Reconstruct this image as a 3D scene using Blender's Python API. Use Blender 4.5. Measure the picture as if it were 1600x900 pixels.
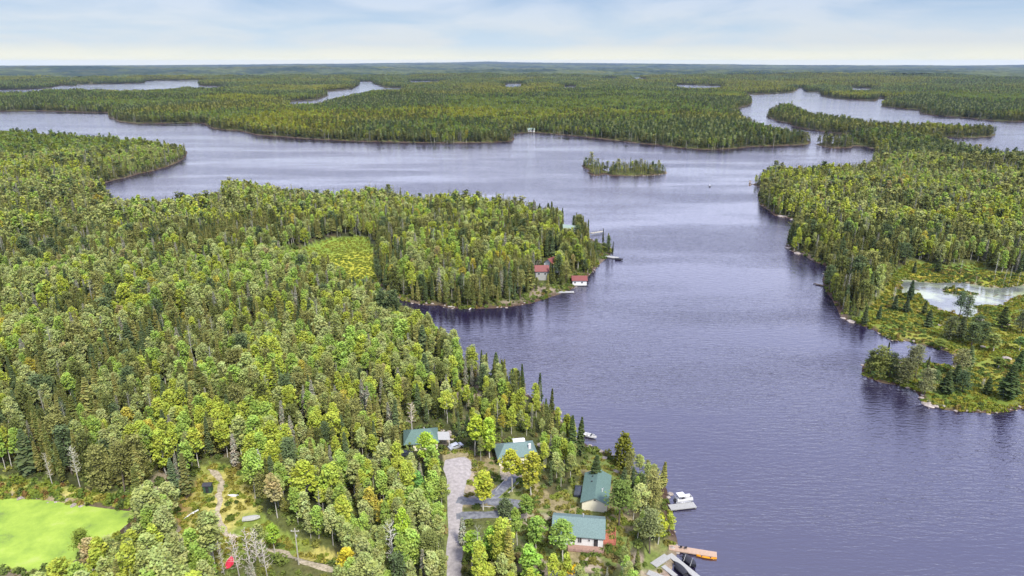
import bpy, math, random
import numpy as np
from mathutils import Vector, Matrix
R = math.radians
rng = np.random.default_rng(7)
random.seed(7)
sc = bpy.context.scene
for o in list(bpy.data.objects): bpy.data.objects.remove(o)
COL = sc.collection

# ------------------------------------------------------------------ camera
CAMH = 110.0
F = 1067.0
HZ = 97.0
PITCH = math.atan((450 - HZ) / F)
cd = bpy.data.cameras.new("camera"); cam = bpy.data.objects.new("camera", cd); COL.objects.link(cam)
cam.location = (0, 0, CAMH); cam.rotation_euler = (math.pi / 2 - PITCH, 0, 0)
cd.sensor_width = 36; cd.lens = 36 * F / 1600; cd.clip_start = 1; cd.clip_end = 90000
sc.camera = cam
sc.render.engine = 'CYCLES'
sc.cycles.max_bounces = 6; sc.cycles.diffuse_bounces = 3; sc.cycles.glossy_bounces = 2
sc.cycles.transmission_bounces = 3; sc.cycles.transparent_max_bounces = 4; sc.cycles.volume_bounces = 0
sc.cycles.use_denoising = True
# ------------------------------------------------------------------ world, sun, exposure
SUN_EL, SUN_AZ = 52.0, 150.0        # azimuth clockwise from +Y (the view direction): high, behind and to the right
EXPOSURE = 1.45
w = bpy.data.worlds.new("World"); sc.world = w; w.use_nodes = True
nt = w.node_tree; nt.nodes.clear()
def N(nt, t, **k):
    n = nt.nodes.new(t)
    for a, b in k.items(): setattr(n, a, b)
    return n
def L(nt, a, b): nt.links.new(a, b)
out = N(nt, 'ShaderNodeOutputWorld'); bg = N(nt, 'ShaderNodeBackground'); bg.inputs['Strength'].default_value = 0.1
sky = N(nt, 'ShaderNodeTexSky', sky_type='NISHITA', sun_disc=False, sun_elevation=R(SUN_EL), sun_rotation=R(SUN_AZ))
sky.air_density = 1.0; sky.dust_density = 1.0; sky.ozone_density = 2.0
tc = N(nt, 'ShaderNodeTexCoord'); sep = N(nt, 'ShaderNodeSeparateXYZ'); L(nt, tc.outputs['Generated'], sep.inputs[0])
# cloud sheet: project the direction onto a plane high above
zc = N(nt, 'ShaderNodeMath', operation='ADD'); L(nt, sep.outputs['Z'], zc.inputs[0]); zc.inputs[1].default_value = 0.16
dx = N(nt, 'ShaderNodeMath', operation='DIVIDE'); L(nt, sep.outputs['X'], dx.inputs[0]); L(nt, zc.outputs[0], dx.inputs[1])
dy = N(nt, 'ShaderNodeMath', operation='DIVIDE'); L(nt, sep.outputs['Y'], dy.inputs[0]); L(nt, zc.outputs[0], dy.inputs[1])
cmb = N(nt, 'ShaderNodeCombineXYZ'); L(nt, dx.outputs[0], cmb.inputs[0]); L(nt, dy.outputs[0], cmb.inputs[1])
n1 = N(nt, 'ShaderNodeTexNoise'); n1.inputs['Scale'].default_value = 1.0; n1.inputs['Detail'].default_value = 6; n1.inputs['Roughness'].default_value = 0.52; n1.inputs['Distortion'].default_value = 0.4
L(nt, cmb.outputs[0], n1.inputs['Vector'])
cr = N(nt, 'ShaderNodeValToRGB'); cr.color_ramp.elements[0].position = 0.36; cr.color_ramp.elements[1].position = 0.56
cr.color_ramp.elements[0].color = (0, 0, 0, 1); cr.color_ramp.elements[1].color = (1, 1, 1, 1)
L(nt, n1.outputs['Fac'], cr.inputs['Fac'])
# cloud colour and the thinner blue between the clouds, by height over the horizon
def ramp(stops):
    q = N(nt, 'ShaderNodeValToRGB'); e = q.color_ramp.elements
    e[0].position = stops[0][0]; e[0].color = stops[0][1] + (1,); e[1].position = stops[-1][0]; e[1].color = stops[-1][1] + (1,)
    for p, c in stops[1:-1]: k = e.new(p); k.color = c + (1,)
    L(nt, sep.outputs['Z'], q.inputs['Fac']); return q.outputs['Color']
cw = ramp([(0, (3.7, 3.6, 2.6)), (.008, (3.3, 3.3, 2.8)), (.024, (2.45, 2.65, 2.85)), (.088, (2.05, 2.35, 3.0)), (.14, (7.4, 7.6, 9.2)), (.27, (7.0, 7.2, 9.4)), (.5, (4.3, 4.6, 7.3)), (1, (5.6, 5.6, 7.2))])
cb = ramp([(0, (3.6, 3.6, 2.6)), (.008, (3.0, 3.1, 2.8)), (.024, (2.0, 2.5, 3.05)), (.088, (1.1, 1.6, 2.5)), (.14, (6.2, 6.5, 8.4)), (.27, (5.4, 5.8, 8.4)), (.5, (3.4, 3.8, 6.5)), (1, (4.4, 4.8, 6.6))])
mx0 = N(nt, 'ShaderNodeMix', data_type='RGBA'); L(nt, cr.outputs['Color'], mx0.inputs['Factor']); L(nt, cb, mx0.inputs['A']); L(nt, cw, mx0.inputs['B'])
mx = N(nt, 'ShaderNodeMix', data_type='RGBA'); mx.inputs['Factor'].default_value = .9
L(nt, sky.outputs[0], mx.inputs['A']); L(nt, mx0.outputs['Result'], mx.inputs['B'])
L(nt, mx.outputs['Result'], bg.inputs['Color']); L(nt, bg.outputs[0], out.inputs['Surface'])
sd = bpy.data.lights.new("sun", 'SUN'); so = bpy.data.objects.new("sun", sd); COL.objects.link(so)
sd.energy = 2.6; sd.angle = R(12); sd.color = (1, .96, .88)
dv = Vector((math.sin(R(SUN_AZ)) * math.cos(R(SUN_EL)), math.cos(R(SUN_AZ)) * math.cos(R(SUN_EL)), math.sin(R(SUN_EL))))
so.rotation_euler = dv.to_track_quat('Z', 'Y').to_euler()
so.location = (0, 0, 300)
vs = sc.view_settings; vs.view_transform = 'Standard'; vs.look = 'None'; vs.gamma = 1; vs.use_curve_mapping = False; vs.exposure = EXPOSURE

# ------------------------------------------------------------------ helpers
cp, sp = math.cos(PITCH), math.sin(PITCH)
def ray(px, py):
    a = (px - 800) / F; b = (450 - py) / F
    return a, cp + b * sp, -sp + b * cp           # direction, unnormalised
def P(px, py, z=0.0, fac=1.0):
    x, y, zz = ray(px, py)
    t = (CAMH - z) / -zz * fac
    return x * t, y * t
def proj(x, y, z):
    x, y, z = np.asarray(x, float), np.asarray(y, float), np.asarray(z, float)
    dz = z - CAMH
    depth = y * cp - dz * sp; up = y * sp + dz * cp
    return 800 + F * x / depth, 450 - F * up / depth
def hsh(i, j, s):
    h = (i.astype(np.int64) * 374761393 + j.astype(np.int64) * 668265263 + s * 974634777) & 0x7fffffff
    h = (h ^ (h >> 13)) * 1274126177 & 0x7fffffff
    return ((h ^ (h >> 16)) & 0xffff) / 65535.0
def vn(x, y, scale, s=0):
    x = np.asarray(x, float) / scale; y = np.asarray(y, float) / scale
    i = np.floor(x); j = np.floor(y); u = x - i; v = y - j
    u = u * u * (3 - 2 * u); v = v * v * (3 - 2 * v)
    a = hsh(i, j, s); b = hsh(i + 1, j, s); c = hsh(i, j + 1, s); d = hsh(i + 1, j + 1, s)
    return (a * (1 - u) + b * u) * (1 - v) + (c * (1 - u) + d * u) * v
def fbm(x, y, scale, s=0, o=3):
    r = 0; a = 1; t = 0
    for k in range(o):
        r = r + a * vn(x, y, scale / 2 ** k, s + k * 17); t += a; a *= .5
    return r / t
def inpoly(x, y, poly):
    x = np.asarray(x, float); y = np.asarray(y, float)
    r = np.zeros(x.shape, bool); p = np.asarray(poly, float)
    bb = (x >= p[:, 0].min()) & (x <= p[:, 0].max()) & (y >= p[:, 1].min()) & (y <= p[:, 1].max())
    if not bb.any(): return r
    X = x[bb]; Y = y[bb]; q = np.zeros(X.shape, bool)
    for (x0, y0), (x1, y1) in zip(p, np.roll(p, -1, 0)):
        if y0 == y1: continue
        c = ((y0 > Y) != (y1 > Y)) & (X < (x1 - x0) * (Y - y0) / (y1 - y0) + x0)
        q ^= c
    r[bb] = q
    return r
def smooth(a, b, x):
    t = np.clip((x - a) / (b - a), 0, 1); return t * t * (3 - 2 * t)
BF = 1 / 1.165
def poly_px(pts, wob=0.0):
    """traced outline -> ground outline; a third value 'b' marks a far bank seen only as tree tops"""
    o = []
    for p in pts:
        o.append(P(p[0], p[1], 0, BF if len(p) > 2 else 1.0))
    return o
def roughen(poly, amp=0.02, seed=3):
    """subdivide an outline and give the shore small irregular bays, in proportion to distance"""
    o = []; n = len(poly)
    for i in range(n):
        a = np.array(poly[i]); b = np.array(poly[(i + 1) % n]); d = np.linalg.norm(b - a); r = np.hypot(*a)
        k = int(max(1, min(10, d / max(6, r * 0.02))))
        t_ = (b - a) / max(d, 1e-6); nn = np.array((-t_[1], t_[0]))
        for j in range(k):
            q = a + (b - a) * j / k
            if j: q = q + nn * (vn(q[0], q[1], max(5, r * .03), seed) - .5) * min(d * .25, r * amp)
            o.append(tuple(q))
    return o

# ------------------------------------------------------------------ outlines of the lake, traced in the photo's pixels and laid on the ground
b = 'b'
LAKE = [(1060,1500),(1045,1100),(1040,960),(1046,905),(1052,880),(1058,866),(1060,854),(1058,842),(1053,826),(1050,808),(1047,795),(1045,778),(1042,763),(1030,752),
 (1012,746),(996,740),(982,733),(966,722),(950,708),(935,700),(921,697),(910,690),(900,684),(886,668),(868,646),(850,633),(832,621),(812,609),(790,598),(768,588),
 (745,577),(722,565),(700,553),(682,541),(670,533),(658,526),(643,515),(628,502),(614,488),(604,476),(596,465),(588,455),(576,446),(562,441),(563,438),(580,439),
 (592,447),(601,455),(613,462),(630,470),(650,474),(668,477),(686,477),(700,481),(730,483),(770,482),(800,479),(830,474),(855,466),(880,458),(893,452),(902,446),(914,438),
 (924,427),(936,414),(946,405),(953,399),(957,390),(953,384),(944,381),(932,378),(915,332,b),(905,325,b),(880,318,b),(850,310,b),(800,303,b),(740,300,b),(700,295,b),
 (640,290,b),(600,287,b),(560,292,b),(520,292,b),(480,292,b),(440,286,b),(400,277,b),(350,272,b),(335,288,b),(300,302,b),(260,308,b),(230,304,b),(195,304,b),(172,294,b),
 (158,288),(180,281),(200,277),(215,272),(240,267),(260,261),(280,253),(290,245),(293,239),(291,234),(275,242),(250,219,b),(225,214,b),(190,212,b),(150,210,b),(100,205,b),(50,203,b),(0,201,b),(-100,199,b),(-500,195,b),
 (-500,174),(-100,174),(0,174),(60,173),(120,175),(168,176),(171,184),(185,190),(215,193),(250,193),(290,192),(318,193),(330,200),(350,203),(372,204),(385,207),(400,211),
 (430,213),(480,217),(520,219),(560,221),(600,222),(650,223),(700,224),(760,223),(800,221),(803,215),(798,209),(835,207),(860,209),(900,213),(940,217),(980,222),(1030,227),
 (1070,232),(1100,234),(1140,233),(1180,229),(1220,228),(1262,226),(1268,222),(1262,219),(1240,215),(1215,212),(1195,191,b),(1178,183,b),(1160,175,b),(1152,172),(1158,168),(1174,163),(1175,158),
 (1166,151),(1163,147),(1200,147),(1205,146),(1240,144),(1247,141),(1246,137),(1252,137),(1258,143),(1278,144),(1282,149),(1300,153),(1330,156),(1370,157),(1373,153),(1395,152),(1382,157),
 (1376,166),(1400,169),(1438,172),(1437,177),(1460,181),(1510,184),(1545,188),(1580,190),(1620,190),(2200,192),(2600,240,b),(1700,240,b),(1640,237,b),(1600,233,b),(1560,227,b),(1520,221,b),(1490,217,b),(1468,213),
 (1500,216),(1530,215),(1553,213),(1557,210),(1545,207),(1500,208),(1450,205),(1400,190,b),(1350,183,b),(1300,177,b),(1265,171,b),(1240,161,b),(1215,161,b),(1200,169,b),
 (1196,182),(1218,190),(1235,193),(1237,197),(1260,202),(1300,207),(1331,210),(1340,214),(1330,217),(1318,222),(1302,223),(1299,228),(1296,222),(1284,223),(1273,226),(1290,230),(1303,232),(1330,231),(1335,228),(1350,229),(1366,233),(1366,237,b),
 (1345,245,b),(1300,252,b),(1250,254,b),(1215,254,b),(1190,257,b),(1174,266,b),(1170,278),(1175,288),(1187,293),(1184,305),(1187,320),(1200,328),(1210,337),(1230,340),(1243,345),(1247,348),(1240,353),
 (1232,365),(1228,385),(1236,393),(1255,398),(1270,408),(1290,415),(1296,419),(1288,430),(1286,443),(1290,455),(1300,468),(1308,482),(1312,492),(1320,500),(1335,505),(1352,511),
 (1368,517),(1380,525),(1390,531),(1421,534),(1440,539),(1465,545),(1489,552),(1492,558),(1488,572),(1465,569),(1440,565),(1420,562),(1406,563),(1393,557),(1375,556),(1358,562),(1348,571),
 (1346,580),(1349,587),(1359,592),(1380,599),(1402,602),(1423,608),(1431,611),(1438,623),(1451,636),(1468,637),(1478,641),(1515,644),(1549,646),(1575,644),(1600,638),(1680,640),(1900,680),(2600,1500)]
FARW = [
 [(-300,143,b),(40,143,b),(100,140.5,b),(150,140,b),(185,139.5,b),(225,140,b),(275,137,b),(325,137,b),(367,136),(312,133.5),(309,130),(324,125),(300,125.3),(250,125.5),(226,127),(226,130),(180,130.5),(150,131.5),(120,132),(118,135),(95,132.8),(80,137),(40,140),(-300,139)],
 [(340,120.8),(372,119.2),(400,117.2),(421,116.4),(425,118.8),(400,120),(372,121.5),(345,122)],
 [(545,127),(562,129),(561,133),(550,138.7),(525,141),(502,143.7),(514,149),(496,155.5),(454,158),(452,162,b),(487,161,b),(520,151.5,b),(536,150.5,b),(542,147,b),(562,145,b),(575,141,b),(595,139,b),(627,138.3,b),(627,137),(600,136.5),(594,134),(585,132),(580,127.2)],
 [(1056,131.7),(1080,132.8),(1105,133.2),(1128,134),(1126,136,b),(1085,136.8,b),(1058,135,b)],
 [(984,120.3),(999,120.3),(1003,122.6),(1011,123.2),(1009,126,b),(999,125,b),(994,122.5,b)],
 [(938,122.5),(963,122.5),(962,124.6,b),(940,124.6,b)],
 [(788,131.8),(800,130.6),(816,130.6),(814,134.5,b),(800,135.6,b),(789,134.2,b)],
 [(880,134.6),(901,134.6),(900,137,b),(882,137,b)],
 [(640,126.5),(690,126.5),(700,128.8,b),(642,128.6,b)],
 [(1330,137),(1362,137.6),(1362,139.2,b),(1332,139.2,b)],
]
DUCK = [(-90,782),(0,780),(31,779),(70,782),(110,788),(160,795),(213,801),(206,812),(190,826),(168,845),(142,862),(112,878),(90,886),(62,891),(43,893),(0,886),(-90,892)]
MARSHP = [(1409,437),(1420,437.5),(1441,441.5),(1467,442),(1507,441.5),(1524,445.5),(1546,450),(1575,449.5),(1600,446),(1680,446),(1680,462),(1600,461),(1582,466),(1573,471),(1568,476.5),(1546,476.5),(1521,478),(1528,486),(1524,493),(1516,497),(1500,494),(1481,488),(1469,482.5),(1452,475.5),(1442,469),(1442,463),(1435,459),(1426,459),(1409,459)]
REEDI = [(1472,451.5),(1482,449.5),(1500,451.5),(1515,456),(1531,460),(1515,461.5),(1490,460),(1475,456.5)]
ISLE = [(908,259),(914,256),(925,258),(936,261),(944,266),(951,268),(958,265),(975,263),(1000,262),(1020,264),(1036,267),(1043,269),(1041,272),(1025,274),(1000,275),(975,275),(955,275),(945,272),(935,275),(925,274),(917,270),(922,266),(913,263)]
lake = roughen(poly_px(LAKE), .006); farw = [poly_px(q) for q in FARW]
duck = roughen(poly_px(DUCK), .006, 5); marshp = roughen(poly_px(MARSHP), .006, 9); reedi = poly_px(REEDI)
isle = roughen(poly_px(ISLE), .008)
# areas without trees (traced the same way)
MEADOW = [(425,404),(470,396),(500,383),(520,377),(560,373),(578,376),(583,400),(586,425),(592,447),(575,456),(555,460),(530,452),(500,436),(470,424),(430,414)]
MARSH = [(1330,512),(1348,492),(1372,470),(1386,448),(1398,428),(1420,414),(1440,414),(1480,420),(1530,416),(1545,428),(1600,433),(1700,440),(2300,560),(1900,690),(1600,650),(1440,650),(1340,600),(1340,560)]
TRAIL = [(-90,748),(0,752),(60,758),(120,768),(200,776),(262,778),(305,768),(312,742),(330,730),(372,738),(392,752),(396,775),(402,800),(425,828),(452,846),(490,862),(545,885),(540,900),(470,888),(420,878),(392,880),(352,905),(330,905),(318,868),(290,852),(282,826),(262,815),(235,808),(213,801),(160,794),(-90,780)]
YARD = [(712,776),(735,752),(762,728),(790,720),(835,715),(850,730),(830,760),(862,790),(905,765),(905,745),(930,712),(985,735),(975,790),(1000,850),(950,905),(860,895),(800,850),(790,830),(760,806),(722,806)]
ROADCL = [(694,716),(740,718),(742,742),(726,765),(724,905),(728,1200),(692,1200),(696,905),(694,830),(692,812),(698,770),(692,735)]
SHOREYARD = [(1010,858),(1050,840),(1075,900),(1060,1000),(985,960),(1000,900)]
CA = [(640,690),(690,690),(704,696),(700,710),(655,716),(632,708)]
clear = [poly_px(q) for q in (MEADOW, MARSH, TRAIL, YARD, ROADCL, SHOREYARD, CA)]
meadow, marsh, trail, yard, roadcl, shorey, ca_ = clear

# ------------------------------------------------------------------ terrain heights on a polar grid round the camera's foot
az = np.radians(np.concatenate([np.arange(-180, -46, 3.0), np.arange(-45, 45.01, 0.22), np.arange(47, 180, 3.0), [180.0]]))
rr = np.concatenate([np.geomspace(1, 92, 22), np.geomspace(93, 26000, 730)])
AZ, RR = np.meshgrid(az, rr)
GX, GY = RR * np.sin(AZ), RR * np.cos(AZ)
edges = []
def add_edges(p):
    p = np.array(p); edges.append(np.hstack([p, np.roll(p, -1, 0)]))
for q in [lake, duck, marshp, reedi, isle] + farw: add_edges(q)
E_ = np.vstack(edges)
def sdist(x, y):
    """signed distance to the nearest bank, + on land"""
    x = x.ravel(); y = y.ravel(); best = np.full(x.shape, 1e18)
    r = np.hypot(x, y)
    for x0, y0, x1, y1 in E_:
        dx_, dy_ = x1 - x0, y1 - y0; l2 = dx_ * dx_ + dy_ * dy_ + 1e-9
        t = np.clip(((x - x0) * dx_ + (y - y0) * dy_) / l2, 0, 1)
        d = (x - x0 - t * dx_) ** 2 + (y - y0 - t * dy_) ** 2
        np.minimum(best, d, out=best)
    wet = inpoly(x, y, lake)
    for q in farw + [duck, marshp]: wet |= inpoly(x, y, q)
    wet &= ~inpoly(x, y, reedi); wet &= ~inpoly(x, y, isle)
    return np.where(wet, -1, 1) * np.sqrt(best)
SD = sdist(GX, GY).reshape(GX.shape)
def ridge(azm):
    px = 800 + F * np.tan(np.clip(azm, -1.2, 1.2)) / cp
    return np.interp(px, [0, 200, 400, 470, 540, 600, 700, 760, 800, 870, 960, 1050, 1120, 1200, 1340, 1420, 1500, 1600],
                     [101.2, 101.2, 100.2, 99.4, 99.2, 98.3, 97.6, 96.2, 97.2, 98, 98.6, 99.6, 100.4, 101, 101.6, 100.8, 101.4, 100.2])
HX, HY = P(440, 318)
def height(x, y, d):
    r = np.hypot(x, y); azm = np.arctan2(x, np.maximum(y, 1))
    flat = inpoly(x, y, marsh) | inpoly(x, y, meadow)
    land = np.maximum(d, 0)
    rocky = .5 + 1.0 * vn(x, y, 14, 3)
    z = 1.6 * rocky * (1 - np.exp(-land / 5.0)) + 1.6 * (1 - np.exp(-land / 30))
    amp = 6 + 10 * smooth(900, 6000, r)
    z = z + 6.5 * np.exp(-(((x - HX) / 75) ** 2 + ((y - HY) / 45) ** 2)) * smooth(5, 40, land)
    z = z + amp * smooth(.35, .8, fbm(x, y, 170, 11)) * smooth(10, 90, land)
    z = z + 55 * smooth(.45, .85, fbm(x, y, 2600, 21)) * smooth(3500, 9000, r) * smooth(60, 700, land)
    flatz = .35 + .5 * vn(x, y, 9, 5) * (1 - np.exp(-land / 6))
    z = np.where(flat, np.minimum(z, flatz), z)
    z = np.where(inpoly(x, y, trail), np.minimum(z, 1.2 + .4 * vn(x, y, 12, 6)), z)
    z = np.where(inpoly(x, y, shorey), np.minimum(z, .3), z)
    z = np.where(d > 0, z, np.maximum(-3, d * .35))
    tz = CAMH - (ridge(azm) - HZ) / F * r / 1.0
    far = smooth(11000, 19500, r) * (1 - smooth(21000, 25500, r))
    z = z * (1 - smooth(12000, 19000, r)) + np.maximum(tz - 10, -2) * far * (.93 + .07 * fbm(x, y, 1200, 31))
    return z
GZ = height(GX.ravel(), GY.ravel(), SD.ravel()).reshape(GX.shape)
# soften the step at the edge of flat ground close by
near = rr < 1500
for _ in range(2):
    Z2 = GZ.copy(); Z2[1:-1, 1:-1] = (GZ[1:-1, 1:-1] * 2 + GZ[:-2, 1:-1] + GZ[2:, 1:-1] + GZ[1:-1, :-2] + GZ[1:-1, 2:]) / 6
    m = near[:, None] & (SD > 3); GZ = np.where(m, Z2, GZ)
lr = np.log(rr)
def grid_at(A, x, y):
    x = np.asarray(x, float); y = np.asarray(y, float)
    a = np.arctan2(x, y); l = np.log(np.clip(np.hypot(x, y), rr[0], rr[-1] * .999))
    i = np.clip(np.searchsorted(lr, l) - 1, 0, len(rr) - 2); j = np.clip(np.searchsorted(az, a) - 1, 0, len(az) - 2)
    r_ = np.exp(l); u = (r_ - rr[i]) / (rr[i + 1] - rr[i]); v = (a - az[j]) / (az[j + 1] - az[j])
    return (A[i, j] * (1 - u) + A[i + 1, j] * u) * (1 - v) + (A[i, j + 1] * (1 - u) + A[i + 1, j + 1] * u) * v
def TZ(x, y): return float(grid_at(GZ, x, y))
def G(px, py):
    """the point of the ground seen at a pixel of the photo"""
    z = 0
    for _ in range(12):
        x, y = P(px, py, z); z = .5 * z + .5 * max(0, TZ(x, y))
    return Vector((x, y, z))

# ------------------------------------------------------------------ materials
def srgb(r, g, b_):
    f = lambda c: (c / 255 / 12.92) if c / 255 <= .04045 else ((c / 255 + .055) / 1.055) ** 2.4
    return (f(r), f(g), f(b_), 1)
def mat(name):
    m = bpy.data.materials.new(name); m.use_nodes = True; t = m.node_tree; t.nodes.clear()
    return m, t, N(t, 'ShaderNodeOutputMaterial')
def surf(name, c, rough=.6, var=.25, scale=3.0, metal=0.0, bump=0.0, spec=.3, c2=None, stretch=(1, 1, 1)):
    m, t, o = mat(name)
    p = N(t, 'ShaderNodeBsdfPrincipled'); p.inputs['Roughness'].default_value = rough; p.inputs['Metallic'].default_value = metal
    p.inputs['Specular IOR Level'].default_value = spec
    tc_ = N(t, 'ShaderNodeTexCoord'); mp = N(t, 'ShaderNodeMapping'); mp.inputs['Scale'].default_value = stretch
    L(t, tc_.outputs['Object'], mp.inputs[0])
    no = N(t, 'ShaderNodeTexNoise'); no.inputs['Scale'].default_value = scale; no.inputs['Detail'].default_value = 5
    L(t, mp.outputs[0], no.inputs['Vector'])
    r = N(t, 'ShaderNodeValToRGB'); r.color_ramp.elements[0].position = .3; r.color_ramp.elements[1].position = .7
    c2 = c2 or tuple(min(1, x * (1 + var)) for x in c[:3])
    r.color_ramp.elements[0].color = tuple(x * (1 - var) for x in c[:3]) + (1,)
    r.color_ramp.elements[1].color = tuple(c2[:3]) + (1,)
    L(t, no.outputs['Fac'], r.inputs[0]); L(t, r.outputs[0], p.inputs['Base Color'])
    if bump:
        bm_ = N(t, 'ShaderNodeBump'); bm_.inputs['Strength'].default_value = bump; bm_.inputs['Distance'].default_value = .1
        L(t, no.outputs['Fac'], bm_.inputs['Height']); L(t, bm_.outputs[0], p.inputs['Normal'])
    L(t, p.outputs[0], o.inputs[0])
    return m
def leafmat(name, trans=.25):
    m, t, o = mat(name)
    a = N(t, 'ShaderNodeAttribute', attribute_type='INSTANCER', attribute_name='tint')
    s = N(t, 'ShaderNodeAttribute', attribute_type='GEOMETRY', attribute_name='shade')
    mu = N(t, 'ShaderNodeMix', data_type='RGBA', blend_type='MULTIPLY'); mu.inputs['Factor'].default_value = 1
    L(t, a.outputs['Vector'], mu.inputs['A']); L(t, s.outputs['Color'], mu.inputs['B'])
    d = N(t, 'ShaderNodeBsdfDiffuse'); tr = N(t, 'ShaderNodeBsdfTranslucent'); mix = N(t, 'ShaderNodeMixShader')
    mix.inputs[0].default_value = trans
    L(t, mu.outputs['Result'], d.inputs[0]); L(t, mu.outputs['Result'], tr.inputs[0])
    L(t, d.outputs[0], mix.inputs[1]); L(t, tr.outputs[0], mix.inputs[2]); L(t, mix.outputs[0], o.inputs[0])
    return m
M = {}
M['leaf'] = leafmat('leaves', .3); M['needle'] = leafmat('needles', .12)
M['bark_pale'] = surf('pale_bark', (.42, .40, .34), .8, .35, 2.5, stretch=(1, 1, .3))
M['bark_dark'] = surf('dark_bark', (.10, .08, .06), .9, .3, 2)
M['bark_grey'] = surf('grey_dead_wood', (.36, .34, .31), .85, .3, 1.5, stretch=(1, 1, .3))
M['roof_green'] = surf('green_shingles', (.105, .155, .145), .75, .22, 5.0, bump=.3, stretch=(1, 1, 1))
M['roof_teal'] = surf('teal_shingles', (.075, .125, .105), .75, .2, 4.0, bump=.3)
M['roof_red'] = surf('red_roofing', (.14, .042, .036), .6, .2, 3)
M['roof_pale'] = surf('pale_green_roofing', (.19, .25, .21), .6, .2, 3)
M['cream'] = surf('cream_siding', (.62, .58, .42), .7, .07, 2, stretch=(.2, .2, 6))
M['white'] = surf('white_paint', (.55, .55, .53), .6, .08, 2)
M['greywall'] = surf('grey_siding', (.30, .33, .32), .7, .1, 2)
M['glass'] = surf('window_glass', (.02, .025, .03), .08, .2, 1, spec=.8)
M['deck'] = surf('deck_boards', (.27, .17, .13), .75, .25, 3, stretch=(1, 8, 1))
M['deck_red'] = surf('red_brown_boards', (.30, .10, .06), .75, .25, 3)
M['deck_tan'] = surf('tan_dock_boards', (.34, .24, .17), .7, .15, 2, stretch=(8, .6, 1))
M['dock_grey'] = surf('weathered_dock_boards', (.27, .27, .255), .8, .2, 3, stretch=(6, 1, 1))
M['white_gloss'] = surf('white_gelcoat', (.50, .50, .49), .25, .06, 2)
M['black'] = surf('black_vinyl', (.018, .018, .022), .5, .3, 3)
M['dark'] = surf('dark_metal', (.03, .03, .035), .45, .3, 3)
M['alu'] = surf('aluminium', (.55, .56, .58), .4, .1, 2, metal=.6)
M['yellow'] = surf('yellow_plastic', (.62, .26, .012), .35, .08, 2)
M['redpaint'] = surf('red_canvas', (.45, .02, .04), .6, .12, 2)
M['green_obj'] = surf('dark_green_boards', (.035, .075, .04), .7, .25, 3)
M['gravel'] = surf('gravel', (.235, .215, .205), .95, .14, 1.2, bump=.4, c2=(.30, .275, .265))
M['sand'] = surf('sandy_track', (.22, .19, .11), .95, .3, 1.6, bump=.5, c2=(.40, .34, .25))
M['asphalt'] = surf('asphalt', (.085, .09, .105), .85, .25, .9, c2=(.17, .175, .185), bump=.3)
M['rock'] = surf('granite', (.20, .165, .14), .9, .35, 1.6, bump=.9, c2=(.33, .29, .25))
M['pole'] = surf('weathered_pole', (.34, .32, .26), .85, .2, 2)
M['car_silver'] = surf('silver_car_paint', (.42, .44, .46), .25, .06, 1, metal=.4)
M['car_dark'] = surf('dark_car_paint', (.03, .035, .045), .25, .1, 1)
M['rubber'] = surf('rubber', (.015, .015, .015), .8, .1, 1)
M['orange'] = surf('orange_wood', (.55, .20, .06), .7, .2, 2)

# ------------------------------------------------------------------ mesh helpers
def mesh_obj(name, v, f, m, parent=None, smooth_=False, loc=None, rz=0.0, link=True):
    me = bpy.data.meshes.new(name); me.from_pydata([tuple(map(float, a)) for a in v], [], f)
    for mm in (m if isinstance(m, (list, tuple)) else [m]): me.materials.append(mm)
    if smooth_: me.polygons.foreach_set('use_smooth', [True] * len(me.polygons))
    o = bpy.data.objects.new(name, me)
    if link: COL.objects.link(o)
    if parent: o.parent = parent
    if loc is not None: o.location = loc
    o.rotation_euler.z = rz
    return o
def np_mesh(name, V, Fq, mats, color=None, attr='shade', midx=None, smooth_=False):
    me = bpy.data.meshes.new(name); V = np.asarray(V, np.float32); Fq = np.asarray(Fq, np.int32); k = Fq.shape[1]
    me.vertices.add(len(V)); me.vertices.foreach_set('co', V.ravel())
    me.loops.add(Fq.size); me.loops.foreach_set('vertex_index', Fq.ravel())
    me.polygons.add(len(Fq)); me.polygons.foreach_set('loop_start', np.arange(0, Fq.size, k, dtype=np.int32))
    for mm in mats: me.materials.append(mm)
    if midx is not None: me.polygons.foreach_set('material_index', np.asarray(midx, np.int32))
    me.polygons.foreach_set('use_smooth', np.full(len(Fq), smooth_))
    if color is not None:
        at = me.attributes.new(attr, 'FLOAT_COLOR', 'POINT'); C4 = np.ones((len(V), 4), np.float32); C4[:, :3] = color
        at.data.foreach_set('color', C4.ravel())
    me.update(calc_edges=True)
    return me
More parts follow.
